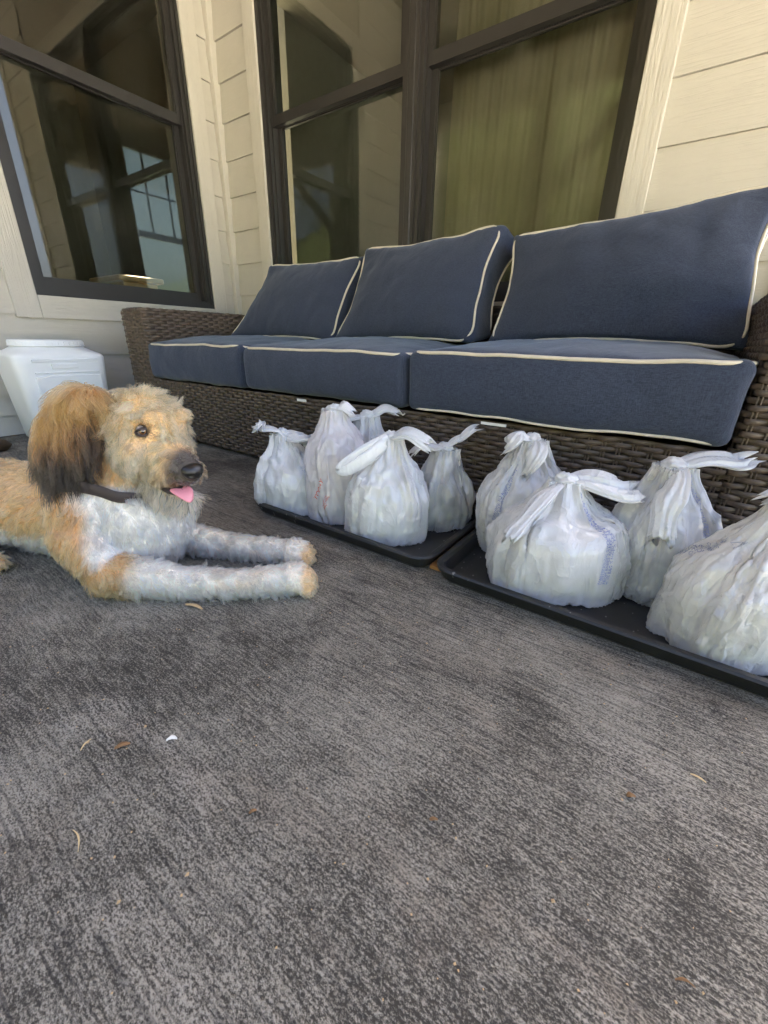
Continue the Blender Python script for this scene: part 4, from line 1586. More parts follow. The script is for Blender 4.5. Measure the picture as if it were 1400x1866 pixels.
TAN = np.array([0.66, 0.355, 0.155])
CREAM = np.array([0.84, 0.535, 0.27])
WHITE = np.array([0.985, 0.91, 0.81])
BROWN = np.array([0.36, 0.165, 0.055])
BLACK = np.array([0.022, 0.018, 0.016])
GREY = np.array([0.10, 0.085, 0.075])
NOSE = np.array([-.338, .690, .241])
EYE_N, EYE_F = np.array([-.4215, .7065, .3065]), np.array([-.3925, .7630, .3075])
COL_C, COL_AX = np.array([-.511, .787, .197]), np.array([.30, -.04, .95])
COL_AX /= np.linalg.norm(COL_AX)


def coat(P, R):
    """coat colour of every point"""
    n1 = vnoise(P, 22.0)
    n2 = vnoise(P, 55.0, 3.0)
    s_, n_, z_ = P[:, 0], P[:, 1], P[:, 2]
    C_ = np.tile(TAN, (len(P), 1))
    L = lambda a, b, m: a * (1 - m[:, None]) + b * m[:, None]
    name = np.array(REG)[R]
    # trunk: tan above, white belly
    m = np.isin(name, ('torso', 'hind'))
    w = 1 - sstep(z_ + 0.02 * n1, 0.055, 0.095)
    C_[m] = L(np.tile(TAN * 1.05, (m.sum(), 1)), WHITE, w[m])
    m = np.isin(name, ('hindfoot',))
    C_[m] = CREAM * 1.05
    m = np.isin(name, ('chest', 'neck'))
    w = sstep(s_ + 0.012 * n1 - 0.25 * (0.12 - z_), -0.565, -0.53) * (1 - sstep(z_, 0.185, 0.215))
    C_[m] = L(np.tile(TAN * 1.08, (m.sum(), 1)), WHITE, w[m])
    m = name == 'shoulder'
    w = sstep(s_ + 0.018 * n1 + 0.35 * (z_ - 0.09), -0.545, -0.515) * sstep(z_ + 0.012 * n2, 0.055, 0.085)
    w = np.maximum(w, (1 - sstep(z_, 0.035, 0.06)) * (1 - sstep(s_, -0.62, -0.58)))
    C_[m] = L(np.tile(TAN * 0.98, (m.sum(), 1)), WHITE, w[m])
    m = name == 'foreleg'
    w = sstep(s_ + 0.02 * n1, -0.49, -0.44)
    w = w * (1 - 0.32 * sstep(n1 + 0.6 * n2, 0.18, 0.42))
    C_[m] = L(np.tile(TAN, (m.sum(), 1)), WHITE * np.array([1.0, 0.955, 0.87]), w[m])
    m = name == 'paw'
    tip = np.where(n_ < 0.74, -0.150, -0.172)
    w = sstep(s_ + 0.008 * n1, tip - 0.012, tip + 0.006)
    C_[m] = L(np.tile(WHITE * np.array([1.0, 0.955, 0.87]), (m.sum(), 1)), CREAM * 0.92, w[m])
    m = np.isin(name, ('skull', 'brow'))
    w = np.clip(0.5 + 0.9 * n1, 0, 1)
    C_[m] = L(np.tile(CREAM, (m.sum(), 1)), CREAM * np.array([1.05, 1.08, 1.12]), w[m])
    m = name == 'cheek'
    C_[m] = L(np.tile(np.array([0.70, 0.49, 0.30]), (m.sum(), 1)), CREAM, np.clip(0.4 + n1, 0, 1)[m])
    m = name == 'muzzle'
    dn = np.linalg.norm((P - NOSE), axis=1)
    base = L(np.tile(CREAM, (len(P), 1)), np.tile(np.array([0.42, 0.27, 0.15]), (len(P), 1)), 1 - sstep(z_ + 0.006 * n1, 0.225, 0.255))
    base = L(base, np.tile(GREY, (len(P), 1)), 1 - sstep(dn + 0.008 * n1, 0.028, 0.062))
    C_[m] = base[m]
    m = name == 'jaw'
    C_[m] = L(np.tile(np.array([0.82, 0.62, 0.42]), (m.sum(), 1)), BLACK * 3, (sstep(s_, -0.400, -0.420) if False else (1 - sstep(s_ + 0.01 * n1, -0.438, -0.412)) * 0.40)[m])
    m = np.isin(name, ('ear', 'farear'))
    w = 1 - sstep(z_ + 0.016 * n1, 0.245, 0.315)
    inner = sstep(s_ + 0.01 * n2 + 0.35 * (z_ - 0.30), -0.535, -0.505) * (1 - sstep(z_, 0.320, 0.350))
    C_[m] = L(L(np.tile(BROWN, (m.sum(), 1)), CREAM * 0.80, 0.7 * sstep(z_ + 0.02 * n2, 0.362, 0.392)[m]), BLACK, np.clip(np.maximum(w, inner * 0.9), 0, 1)[m])
    # dark skin round the eyes, reddish brow above
    for E in (EYE_N, EYE_F):
        d = np.linalg.norm(P - E, axis=1)
        C_ = L(C_, np.tile(np.array([0.40, 0.22, 0.09]), (len(P), 1)), (1 - sstep(d, 0.014, 0.026)) * 0.6 * sstep(z_, E[2] - 0.004, E[2] + 0.008))
        C_ = L(C_, np.tile(BLACK, (len(P), 1)), 1 - sstep(d, 0.011, 0.0145))
    return np.clip(C_, 0.0, 1)


def mat_coat(hair):
    t = NT('dog_fur' if hair else 'dog_undercoat')
    at = t.n('Attribute', attribute_name='coat')
    if hair:
        hb = t.n('BsdfHairPrincipled', {'Color': at.outputs['Color'], 'Roughness': 0.42, 'Radial Roughness': 0.55, 'IOR': 1.45, 'Random Roughness': 0.2}, parametrization='COLOR')
        return t.surface(hb)
    col = t.mix(1.0, at.outputs['Color'], 0.85, 'MULTIPLY')
    nrm = t.bump(t.noise(t.coord(), 300, 3), 0.6, 0.003)
    return t.surface(t.pbsdf(col, 0.9, 0.1, nrm))


M['undercoat'] = mat_coat(False)
M['fur'] = mat_coat(True)
body = obj('body', DW(DV), DF, M['undercoat'], dog, smooth=True)
_R = regions(DV)
_c = coat(DV, _R)
ca = body.data.attributes.new('coat', 'FLOAT_COLOR', 'POINT')
ca.data.foreach_set('color', np.concatenate([_c, np.ones((nV, 1))], 1).ravel())

# ---- fur strands
rs = np.random.RandomState(4)
A, B_, C3 = DV[DT[:, 0]], DV[DT[:, 1]], DV[DT[:, 2]]
area = np.linalg.norm(np.cross(B_ - A, C3 - A), axis=1) / 2
ctr = (A + B_ + C3) / 3
tr_ = np.array(REG)[regions(ctr)]
dens = {'torso': 190e3, 'hind': 150e3, 'hindfoot': 150e3, 'chest': 230e3, 'neck': 230e3, 'skull': 300e3, 'cheek': 320e3, 'brow': 320e3, 'muzzle': 380e3, 'jaw': 360e3, 'shoulder': 240e3, 'foreleg': 260e3, 'paw': 300e3, 'ear': 330e3, 'farear': 200e3}
dn_ = np.array([dens[x] for x in tr_])
dn_ = dn_ * np.where(ctr[:, 0] < -0.95, 0.35, 1.0) * np.where(ctr[:, 2] < 0.006, 0.15, 1.0)
dn_ *= 0.85
cum = np.cumsum(area * dn_)
N = int(cum[-1])
pick = np.searchsorted(cum, rs.uniform(0, cum[-1], N))
u, v = rs.uniform(size=N), rs.uniform(size=N)
fl = u + v > 1
u[fl], v[fl] = 1 - u[fl], 1 - v[fl]
w = 1 - u - v
P0 = A[pick] * w[:, None] + B_[pick] * u[:, None] + C3[pick] * v[:, None]
NR = DNv[DT[pick, 0]] * w[:, None] + DNv[DT[pick, 1]] * u[:, None] + DNv[DT[pick, 2]] * v[:, None]
NR /= np.linalg.norm(NR, axis=1)[:, None] + 1e-9
RG = np.array(REG)[regions(P0)]
# keep the collar band, eyes, nose and mouth free
axd = (P0 - COL_C) @ COL_AX
keep = ~((np.abs(axd) < 0.0125) & np.isin(RG, ('neck', 'chest', 'torso')) & (P0[:, 0] < -0.488))
for E in (EYE_N, EYE_F):
    keep &= np.linalg.norm(P0 - E, axis=1) > 0.0115
keep &= np.linalg.norm((P0 - NOSE) / np.array([0.021, 0.024, 0.018]), axis=1) > 1.0
P0, NR, RG = P0[keep], NR[keep], RG[keep]
N = len(P0)


def hair_params(P, NRm, RGm, rs):
    n = len(P)
    Lh = np.full(n, 0.024)
    flow = np.tile(np.array([-0.9, 0.0, -0.45]), (n, 1))
    lift = np.full(n, 0.45)
    grav = np.full(n, 0.25)
    curl = np.full(n, 0.0030)

    def setr(names, L_, f_, li, g, cu):
        m = np.isin(RGm, names)
        Lh[m] = L_
        if f_ is not None:
            flow[m] = f_
        lift[m] = li
        grav[m] = g
        curl[m] = cu
        return m
    setr(('torso', 'hind'), 0.020, (-0.9, 0, -0.55), 0.32, 0.25, 0.0028)
    setr(('hindfoot',), 0.016, (0.9, 0, -0.3), 0.4, 0.2, 0.002)
    setr(('chest',), 0.024, (0.25, -0.15, -1.0), 0.30, 0.35, 0.003)
    setr(('neck',), 0.024, (0.0, -0.1, -1.0), 0.4, 0.3, 0.0028)
    setr(('shoulder',), 0.020, (-0.1, -0.1, -1.0), 0.30, 0.3, 0.003)
    setr(('foreleg',), 0.021, (0.70, -0.05, -0.55), 0.38, 0.32, 0.0060)
    setr(('paw',), 0.010, (0.9, 0.0, -0.25), 0.45, 0.25, 0.002)
    m = setr(('skull',), 0.030, None, 0.52, 0.22, 0.0068)
    # a crown swirl: hair falls away from the top of the head
    top = np.array([-.462, .772, .365])
    f = P[m] - top
    f[:, 2] = -0.02
    flow[m] = f / (np.linalg.norm(f, axis=1)[:, None] + 1e-6) + np.array([0.25, -0.25, -0.15])
    setr(('brow',), 0.017, (0.75, -0.35, -0.35), 0.50, 0.25, 0.004)
    setr(('cheek',), 0.028, (-0.45, -0.10, -0.8), 0.24, 0.3, 0.0060)
    m = setr(('muzzle',), 0.019, None, 0.22, 0.28, 0.0040)
    axis = np.array([-.80, .42, .25])
    dv = P[m] - NOSE
    side = dv - (dv @ axis)[:, None] * axis / (axis @ axis)
    side /= np.linalg.norm(side, axis=1)[:, None] + 1e-6
    flow[m] = 0.55 * axis + 0.35 * side + np.array([0, 0, -0.75])
    dnn = np.linalg.norm(P - NOSE, axis=1)
    mm = m & (dnn < 0.05)
    Lh[mm] *= np.clip((dnn[mm] - 0.012) / 0.038, 0.18, 1)
    setr(('jaw',), 0.040, (-0.15, -0.1, -1.0), 0.35, 0.4, 0.004)
    m = setr(('ear',), 0.075, (-0.35, -0.10, -1.0), 0.28, 0.55, 0.007)
    Lh[m] = 0.050 + 0.035 * (1 - sstep(P[m][:, 2], 0.24, 0.36))
    setr(('farear',), 0.05, (0.1, 0.2, -1.0), 0.28, 0.5, 0.006)
    # short hair close to the eyes
    for E in (EYE_N, EYE_F):
        d = np.linalg.norm(P - E, axis=1)
        Lh[:] = np.where(d < 0.034, Lh * np.clip((d - 0.008) / 0.026, 0.16, 1), Lh)
        lift[:] = np.where(d < 0.024, 0.25, lift)
        # comb away from the eye
        away = (P - E)
        away /= np.linalg.norm(away, axis=1)[:, None] + 1e-6
        k = (1 - sstep(d, 0.012, 0.032))[:, None] * 1.6
        flow[:] = flow + away * k
    # hair next to the collar lies short
    a_ = (P - COL_C) @ COL_AX
    mk = np.isin(RGm, ('neck', 'chest', 'torso', 'shoulder')) & (np.abs(a_) < 0.03)
    Lh[mk] *= np.where(a_[mk] > 0, np.where(P[mk][:, 0] > -0.485, 1.5, 0.7), 0.75)
    # tangent part of the flow
    T = flow - (np.sum(flow * NRm, 1))[:, None] * NRm
    T /= np.linalg.norm(T, axis=1)[:, None] + 1e-6
    D = T * (1 - lift)[:, None] + NRm * lift[:, None]
    D /= np.linalg.norm(D, axis=1)[:, None]
    return Lh, D, grav, curl


K = 7
tk = np.linspace(0, 1, K)


def grow(P, NRm, RGm, rs, jitter):
    Lh, D, grav, curl = hair_params(P, NRm, RGm, rs)
    n = len(P)
    Lh = Lh * rs.uniform(0.70, 1.20, n)
    D = D + rs.normal(size=(n, 3)) * jitter
    D /= np.linalg.norm(D, axis=1)[:, None]
    ph = rs.uniform(0, 6.28, n)
    fr = rs.uniform(0.7, 1.5, n)
    s1 = np.cross(D, NRm) + rs.normal(size=(n, 3)) * 0.05
    s1 /= np.linalg.norm(s1, axis=1)[:, None] + 1e-6
    s2 = np.cross(D, s1)
    pts = np.zeros((n, K, 3))
    cur = P.copy()
    d = D.copy()
    for k in range(K):
        t = tk[k]
        wave = (curl * t)[:, None] * (np.sin(ph + 6.28 * fr * t)[:, None] * s1 + 0.6 * np.cos(ph + 6.28 * fr * t)[:, None] * s2)
        pts[:, k] = cur + wave
        d = d + np.array([0, 0, -1.0]) * (grav * 0.30)[:, None]
        d /= np.linalg.norm(d, axis=1)[:, None]
        cur = cur + d * (Lh / (K - 1))[:, None]
    return pts, Lh


# clump guides
from mathutils.kdtree import KDTree
ng = N // 36
gi = rs.choice(N, ng, replace=False)
G_pts, G_L = grow(P0[gi], NR[gi], RG[gi], rs, 0.24)
G_L = G_L * rs.uniform(0.85, 1.25, ng)
kd = KDTree(ng)
for i, q in enumerate(P0[gi]):
    kd.insert(q, i)
kd.balance()
own = np.array([kd.find(p)[1] for p in P0])
H, HL = grow(P0, NR, RG, rs, 0.13)
clump = rs.uniform(0.50, 0.97, N)
earm = np.isin(RG, ('ear', 'farear'))
clump[earm] = rs.uniform(0.55, 0.9, earm.sum())
rel_g = G_pts[own] - G_pts[own][:, :1]
scl = np.clip(HL / G_L[own], 0.6, 1.3)[:, None, None]
guide = P0[gi][own][:, None, :] + rel_g * scl
wk = (tk ** 1.3)[None, :, None] * clump[:, None, None]
H = H * (1 - wk) + guide * wk
H[:, :, 2] = np.maximum(H[:, :, 2], 0.0012)

HC = coat(P0, regions(P0))
HC *= np.where(HC[:, 2] > 0.55, rs.uniform(0.86, 1.08, N), rs.uniform(0.68, 1.10, N))[:, None]
HC *= np.clip(1 + 0.17 * rs.normal(size=ng), 0.6, 1.35)[own][:, None]
HCp = np.repeat(HC[:, None, :], K, 1)
# ears: brown roots running to black tips
m = RG == 'ear'
ztip = H[:, :, 2]
dark = (1 - sstep(ztip + 0.012 * rs.normal(size=(N, 1)), 0.235, 0.315))[:, :, None]
HCp[m] = (HCp * (1 - dark) + BLACK * dark)[m]
# light tips on the head and body
lt = np.isin(RG, ('skull', 'brow', 'cheek', 'torso', 'shoulder'))
HCp[lt] *= (0.86 + 0.20 * tk)[None, :, None]
# a few dark strands in the beard
bd = (RG == 'jaw') & (rs.uniform(size=N) < 0.10)
HCp[bd] = BLACK * 2
HCp = np.clip(HCp, 0.004, 0.97)

hc = bpy.data.hair_curves.new('fur')
hc.add_curves([K] * N)
WP = DW(H.reshape(-1, 3)) - np.array(dog_o)
hc.attributes['position'].data.foreach_set('vector', WP.astype(np.float32).ravel())
ra = hc.attributes.get('radius') or hc.attributes.new('radius', 'FLOAT', 'POINT')
r0 = np.where(np.isin(RG, ('ear', 'farear')), 0.00048, 0.00044) * rs.uniform(0.7, 1.25, N)
rr = r0[:, None] * (1 - 0.78 * tk[None] ** 1.5)
ra.data.foreach_set('value', rr.astype(np.float32).ravel())
cc = hc.attributes.new('coat', 'FLOAT_COLOR', 'POINT')
cc.data.foreach_set('color', np.concatenate([HCp.reshape(-1, 3), np.ones((N * K, 1))], 1).astype(np.float32).ravel())
hc.materials.append(M['fur'])
fur = bpy.data.objects.new('fur', hc)
fur.parent = dog
COL.objects.link(fur)
ORIG['fur'] = dog_o
fur['kind'] = 'stuff'

# ---- face
t = NT('wet_black_nose')
cN = t.coord()
M['nose'] = t.surface(t.pbsdf((0.012, 0.011, 0.011), 0.32, 0.5, t.bump(t.n('TexVoronoi', {'Vector': cN, 'Scale': 520.0}).outputs['Distance'], 0.25, 0.0008)))
M['tongue'] = simple('pink_tongue', (0.72, 0.26, 0.30), 0.35, 0.5, 0.12, 60, 0.2)
M['lip'] = simple('dark_lip', (0.025, 0.016, 0.015), 0.4, 0.5)
M['collar'] = simple('dark_brown_collar', (0.055, 0.042, 0.040), 0.6, 0.3, 0.15, 40, 0.2)


def mat_eye():
    t = NT('brown_eye')
    tc = t.n('TexCoord')
    sp = t.n('SeparateXYZ', {'Vector': tc.outputs['Object']})
    d = t.n('VectorMath', {0: tc.outputs['Object'], 1: (0.0, 0.0, 1.0)}, operation='DISTANCE').outputs['Value']
    col = t.ramp(d, [(0.20, (0.004, 0.004, 0.004)), (0.25, (0.09, 0.035, 0.010)), (0.50, (0.17, 0.075, 0.025)), (0.56, (0.02, 0.01, 0.006)), (0.66, (0.25, 0.2, 0.18))])
    return t.surface(t.pbsdf(col, 0.06, 0.6, **{'Coat Weight': 1.0, 'Coat Roughness': 0.02}))


M['eye'] = mat_eye()
for E, gaze in ((EYE_N, np.array([0.55, -0.80, -0.02])), (EYE_F, np.array([0.95, 0.15, -0.05]))):
    g = gaze / np.linalg.norm(gaze)
    c = E - g * 0.0045
    bm = bmesh.new()
    bmesh.ops.create_uvsphere(bm, u_segments=28, v_segments=20, radius=1.0)
    me = bpy.data.meshes.new('eye')
    bm.to_mesh(me)
    bm.free()
    me.polygons.foreach_set('use_smooth', [True] * len(me.polygons))
    me.materials.append(M['eye'])
    e = bpy.data.objects.new('eye', me)
    wp = Vector(DW([c])[0])
    link(e, dog, wp)
    gw_ = Vector(DR * g[0] + DN * g[1] + np.array([0, 0, g[2]]))
    e.rotation_euler = gw_.to_track_quat('Z', 'Y').to_euler()
    e.scale = (0.0105, 0.0105, 0.0105)
    # lids: an almond ring of dark skin
    ux = np.cross(np.array([0, 0, 1.0]), g)
    ux /= np.linalg.norm(ux)
    uy = np.cross(g, ux)
    path = []
    for k in range(28):
        a = 2 * math.pi * k / 28
        x, y = 0.0108 * math.cos(a), 0.0066 * math.sin(a) * (1 - 0.25 * abs(math.cos(a)))
        path.append(c + ux * x + uy * (y - 0.0008 + 0.12 * x) + g * (math.sqrt(max(0, 0.0108 ** 2 - x * x - y * y)) * 0.9 + 0.0012))
    v, f = tube_vf(DW(path), 0.0023, 8, closed=True)
    obj('eyelid', v, f, M['lip'], dog, smooth=True)

# nose leather
bm = bmesh.new()
bmesh.ops.create_icosphere(bm, subdivisions=4, radius=1.0)
fw = np.array([0.80, -0.50, -0.30])
fw /= np.linalg.norm(fw)
lf_ = np.cross(np.array([0, 0, 1.0]), fw)
lf_ /= np.linalg.norm(lf_)
up = np.cross(fw, lf_)
V = []
for vv in bm.verts:
    x, y, z = vv.co
    wd = 1.0 + 0.22 * z
    p = fw * (x * 0.0155 * (1 - 0.1 * z)) + lf_ * (y * 0.0195 * wd) + up * (z * 0.0150)
    # nostrils and the groove between
    for sgn in (-1, 1):
        dd = (y - sgn * 0.55) ** 2 + (z + 0.12) ** 2
        if x > 0:
            p = p - fw * 0.0055 * math.exp(-dd / 0.05)
    if x > 0 and z < 0.35:
        p = p - fw * 0.0022 * math.exp(-(y / 0.10) ** 2)
    V.append(NOSE + p)
F = [[q.index for q in f.verts] for f in bm.faces]
bm.free()
obj('nose', DW(V), F, M['nose'], dog, smooth=True)

# mouth lining and tongue
mv, mf = [], []
bm = bmesh.new()
bmesh.ops.create_icosphere(bm, subdivisions=3, radius=1.0)
ax = np.array([0.80, -0.50, -0.22])
ax /= np.linalg.norm(ax)
sd = np.cross(np.array([0, 0, 1.0]), ax)
sd /= np.linalg.norm(sd)
upm = np.cross(ax, sd)
base = [np.array(q.co) for q in bm.verts]
F = [[q.index for q in f.verts] for f in bm.faces]
bm.free()
V = [np.array([-.388, .7115, .2045]) + ax * b[0] * 0.036 + sd * b[1] * 0.0235 + upm * b[2] * 0.0085 for b in base]
obj('mouth', DW(V), F, M['lip'], dog, smooth=True)
V = []
for b in base:
    x = b[0]
    p = np.array([-.369, .6995, .2010]) + ax * x * 0.027 + sd * b[1] * 0.0185 * (1 - 0.25 * max(0, x) ** 2) + upm * (b[2] * 0.0052 - 0.010 * max(0, x + 0.1) ** 2 + 0.002 * b[1] ** 2 - 0.0004 * math.exp(-(b[1] / 0.16) ** 2))
    V.append(p)
obj('tongue', DW(V), F, M['tongue'], dog, smooth=True)

# collar
axc = COL_AX
e1 = np.cross(axc, np.array([0, 1.0, 0]))
e1 /= np.linalg.norm(e1)
e2 = np.cross(axc, e1)
ringp = []
for k in range(64):
    a = 2 * math.pi * k / 64
    dirv = math.cos(a) * e1 + math.sin(a) * e2
    # sit on the neck: farthest body vertex near this direction at the collar's height
    rel_ = DV - COL_C
    hgt = rel_ @ axc
    m = np.abs(hgt) < 0.014
    pr = rel_[m] - hgt[m][:, None] * axc
    ln = np.linalg.norm(pr, axis=1)
    co = (pr @ dirv) / (ln + 1e-9)
    mm = (co > 0.985) & (ln < 0.13)
    ringp.append(ln[mm].max() if mm.any() else 0.085)
ringp = np.array(ringp)
for _ in range(8):
    ringp = (np.roll(ringp, 1) + 2 * ringp + np.roll(ringp, -1)) / 4
V, F = [], []
for k in range(64):
    a = 2 * math.pi * k / 64
    dirv = math.cos(a) * e1 + math.sin(a) * e2
    for (dr, da) in ((0.001, -0.0115), (0.0035, -0.0105), (0.0042, 0), (0.0035, 0.0105), (0.001, 0.0115)):
        sink = 0.016 * sstep(np.array([dirv[0]]), 0.15, 0.6)[0]
        V.append(COL_C + dirv * (min(ringp[k], 0.105) + dr - sink) + axc * da)
for k in range(64):
    for j in range(4):
        a, b = k * 5 + j, ((k + 1) % 64) * 5 + j
        F.append((a, b, b + 1, a + 1))
obj('collar', DW(V), F, M['collar'], dog, smooth=True)
print('DOG hairs', N)

# ================================================================== what the bags hold, seen dimly through the film; parcels added pale to whiten it
def tub(name, base, r0, r1, h, mat, label, cat):
    cx, cy, z = base
    rings = [superring(cx, cy, r0 * 0.97, r0 * 0.97, z, 40, 2), superring(cx, cy, r0, r0, z + 0.004, 40, 2), superring(cx, cy, r1, r1, z + h - 0.012, 40, 2),
             superring(cx, cy, r1 * 1.05, r1 * 1.05, z + h - 0.011, 40, 2), superring(cx, cy, r1 * 1.05, r1 * 1.05, z + h - 0.002, 40, 2), superring(cx, cy, r1 * 1.02, r1 * 1.02, z + h, 40, 2)]
    V, F = loft(rings)
    return tag(obj(name, V, F, M[mat], None, smooth=False), label, cat)


def parcel(base, a, b, h, rot, mat, label, seed):
    cx, cy, z = base
    rings = []
    for (k, zz) in ((0.86, 0.0), (0.97, 0.05), (1.0, 0.25), (1.0, 0.7), (0.95, 0.88), (0.80, 0.97), (0.55, 1.0)):
        rg = []
        for (x, y, _) in superring(0, 0, a * k, b * k, 0, 36, 3.5):
            d = 1 + 0.10 * mnoise.noise(Vector((x * 22 + seed, y * 22, zz * 2)))
            rg.append((cx + (x * math.cos(rot) - y * math.sin(rot)) * d, cy + (x * math.sin(rot) + y * math.cos(rot)) * d, z + zz * h))
        rings.append(rg)
    V, F = loft(rings)
    return tag(obj('parcel', V, F, M[mat], None, smooth=True), label, 'parcel')


BZ = TZ + 0.003
parcel((1.757, -1.210, BZ), 0.060, 0.046, 0.105, 0.6, 'paper', 'pale parcel inside the leftmost white bag', 2)
tub('bottle', (1.850, -1.075, BZ), 0.024, 0.024, 0.165, 'bluepack', 'dark blue container showing behind the leftmost bag', 'bottle')
parcel((1.917, -1.170, BZ), 0.050, 0.044, 0.175, 1.0, 'paper', 'pale parcel inside the pinkish bag', 4)
parcel((2.088, -1.180, BZ), 0.062, 0.052, 0.130, 0.5, 'paper', 'pale parcel inside the bag with the looped handle', 5)
tub('food_tub', (2.152, -1.030, BZ), 0.050, 0.056, 0.048, 'greytub', 'dark tub at the bottom of the clearer bag', 'tub')
parcel((2.397, -1.045, BZ), 0.072, 0.050, 0.130, 0.5, 'paper', 'pale parcel inside the back left bag of the nearer tray', 6)
parcel((2.490, -1.170, BZ), 0.088, 0.064, 0.120, 0.55, 'paper', 'pale parcel inside the widest round bag', 7)
tub('food_tub', (2.655, -1.055, BZ), 0.060, 0.066, 0.118, 'bin', 'white tub inside the tall bag with the torn handle', 'tub')
parcel((2.790, -1.178, BZ), 0.088, 0.058, 0.115, 0.75, 'paper', 'pale parcel inside the nearest bag', 8)


# ================================================================== printing on the film
def print_text(key, text, iv0, iu0, size, angle, mat, spacing=1.0, line=1.0):
    root, G = BAGS[key]
    nv, nu = G.shape[:2]
    cu = bpy.data.curves.new('tmp_text', 'FONT')
    cu.body = text
    cu.size = size
    cu.space_line = line
    cu.resolution_u = 2
    to = bpy.data.objects.new('tmp_text', cu)
    COL.objects.link(to)
    me = bpy.data.meshes.new_from_object(to.evaluated_get(bpy.context.evaluated_depsgraph_get()))
    bpy.data.objects.remove(to)
    n = len(me.vertices)
    if not n:
        return None
    co = np.zeros(n * 3)
    me.vertices.foreach_get('co', co)
    co = co.reshape(-1, 3)[:, :2]
    fs = [tuple(p.vertices) for p in me.polygons]
    bpy.data.meshes.remove(me)
    map_print(key, co, fs, iv0, iu0, angle, mat)


def map_print(key, co, fs, iv0, iu0, angle, mat):
    root, G = BAGS[key]
    nv, nu = G.shape[:2]
    iv, iu = int(iv0), int(iu0)
    eu = np.linalg.norm(np.roll(G, -1, 1) - G, axis=2)[max(iv - 12, 0):iv + 12].mean()
    ev = np.linalg.norm(np.diff(G, axis=0), axis=2)[max(iv - 12, 0):iv + 12].mean()
    ca, sa = math.cos(angle), math.sin(angle)
    du = (co[:, 0] * ca - co[:, 1] * sa) / eu
    dv = (co[:, 0] * sa + co[:, 1] * ca) / ev
    U = (iu0 + du) % nu
    Vv = np.clip(iv0 + dv, 15, nv - 2.01)
    N3 = np.cross(np.roll(G, -1, 1) - np.roll(G, 1, 1), np.gradient(G, axis=0))
    N3 /= np.linalg.norm(N3, axis=2)[:, :, None] + 1e-9

    def samp(A_):
        i0, k0 = np.floor(Vv).astype(int), np.floor(U).astype(int)
        a, b = (Vv - i0)[:, None], (U - k0)[:, None]
        k1 = (k0 + 1) % nu
        return (A_[i0, k0] * (1 - a) * (1 - b) + A_[i0 + 1, k0] * a * (1 - b) + A_[i0, k1] * (1 - a) * b + A_[i0 + 1, k1] * a * b)
    P = samp(G) + samp(N3) * 0.0009
    obj('print', P.tolist(), fs, M[mat], root)


WARN = 'WARNING: TO AVOID DANGER OF\nSUFFOCATION, KEEP THIS BAG AWAY\nFROM BABIES AND CHILDREN.'
print_text('c', 'TODAY', 40, 92, 0.021, 0.95, 'ink_red')
print_text('c', 'THANK YOU\nPLEASE COME\nAGAIN', 36, 100, 0.0075, 0.95, 'ink_red')
print_text('g', WARN + '\nTHIS BAG IS NOT A TOY.', 46, 128, 0.0088, 1.45, 'ink_blue', line=0.8)
print_text('f', WARN, 52, 101, 0.0085, 1.4, 'ink_blue', line=0.8)
print_text('h', WARN, 54, 130, 0.0085, 1.5, 'ink_blue', line=0.8)
print_text('i', WARN + '\nTHIS BAG IS NOT A TOY', 80, 76, 0.0090, 3.9, 'ink_grey', line=0.9)
# recycling triangle with its number
tv, tf = [], []
for k in range(3):
    a0, a1 = 2 * math.pi * k / 3 + math.pi / 2, 2 * math.pi * (k + 1) / 3 + math.pi / 2
    p, q = np.array([math.cos(a0), math.sin(a0)]), np.array([math.cos(a1), math.sin(a1)])
    n0 = len(tv)
    tv += [p * 0.0105, q * 0.0105, q * 0.0090, p * 0.0090]
    tf.append((n0, n0 + 1, n0 + 2, n0 + 3))
map_print('i', np.array(tv), tf, 83, 80, 3.9, 'ink_grey')
print_text('i', '2', 82, 81, 0.008, 3.9, 'ink_grey')
print_text('i', 'HDPE', 85, 84, 0.006, 3.9, 'ink_grey')
# a blue scribble of print on the leftmost bag
sv, sf = [], []
for row in range(3):
    for k in range(44):
        x = k * 0.0009
        y = 0.0035 * math.sin(k * 0.9 + row) - row * 0.010 + 0.0015 * math.sin(k * 2.1)
        sv += [np.array([x, y]), np.array([x, y + 0.0016])]
        if k:
            n0 = len(sv)
            sf.append((n0 - 4, n0 - 2, n0 - 1, n0 - 3))
map_print('a', np.array(sv), sf, 74, 136, 0.25, 'ink_blue')

# ================================================================== litter on the concrete
M['straw'] = simple('dry_straw', (0.62, 0.46, 0.24), 0.7, 0.2, 0.2, 200)
M['leaf'] = simple('dry_leaf', (0.22, 0.12, 0.055), 0.8, 0.2, 0.35, 150)
M['chip'] = simple('wood_chip', (0.50, 0.34, 0.18), 0.8, 0.2, 0.3, 150)
M['scrap'] = simple('white_scrap', (0.75, 0.72, 0.66), 0.8)
M['lump'] = simple('dark_brown_lump', (0.07, 0.045, 0.022), 0.6, 0.3, 0.5, 40)


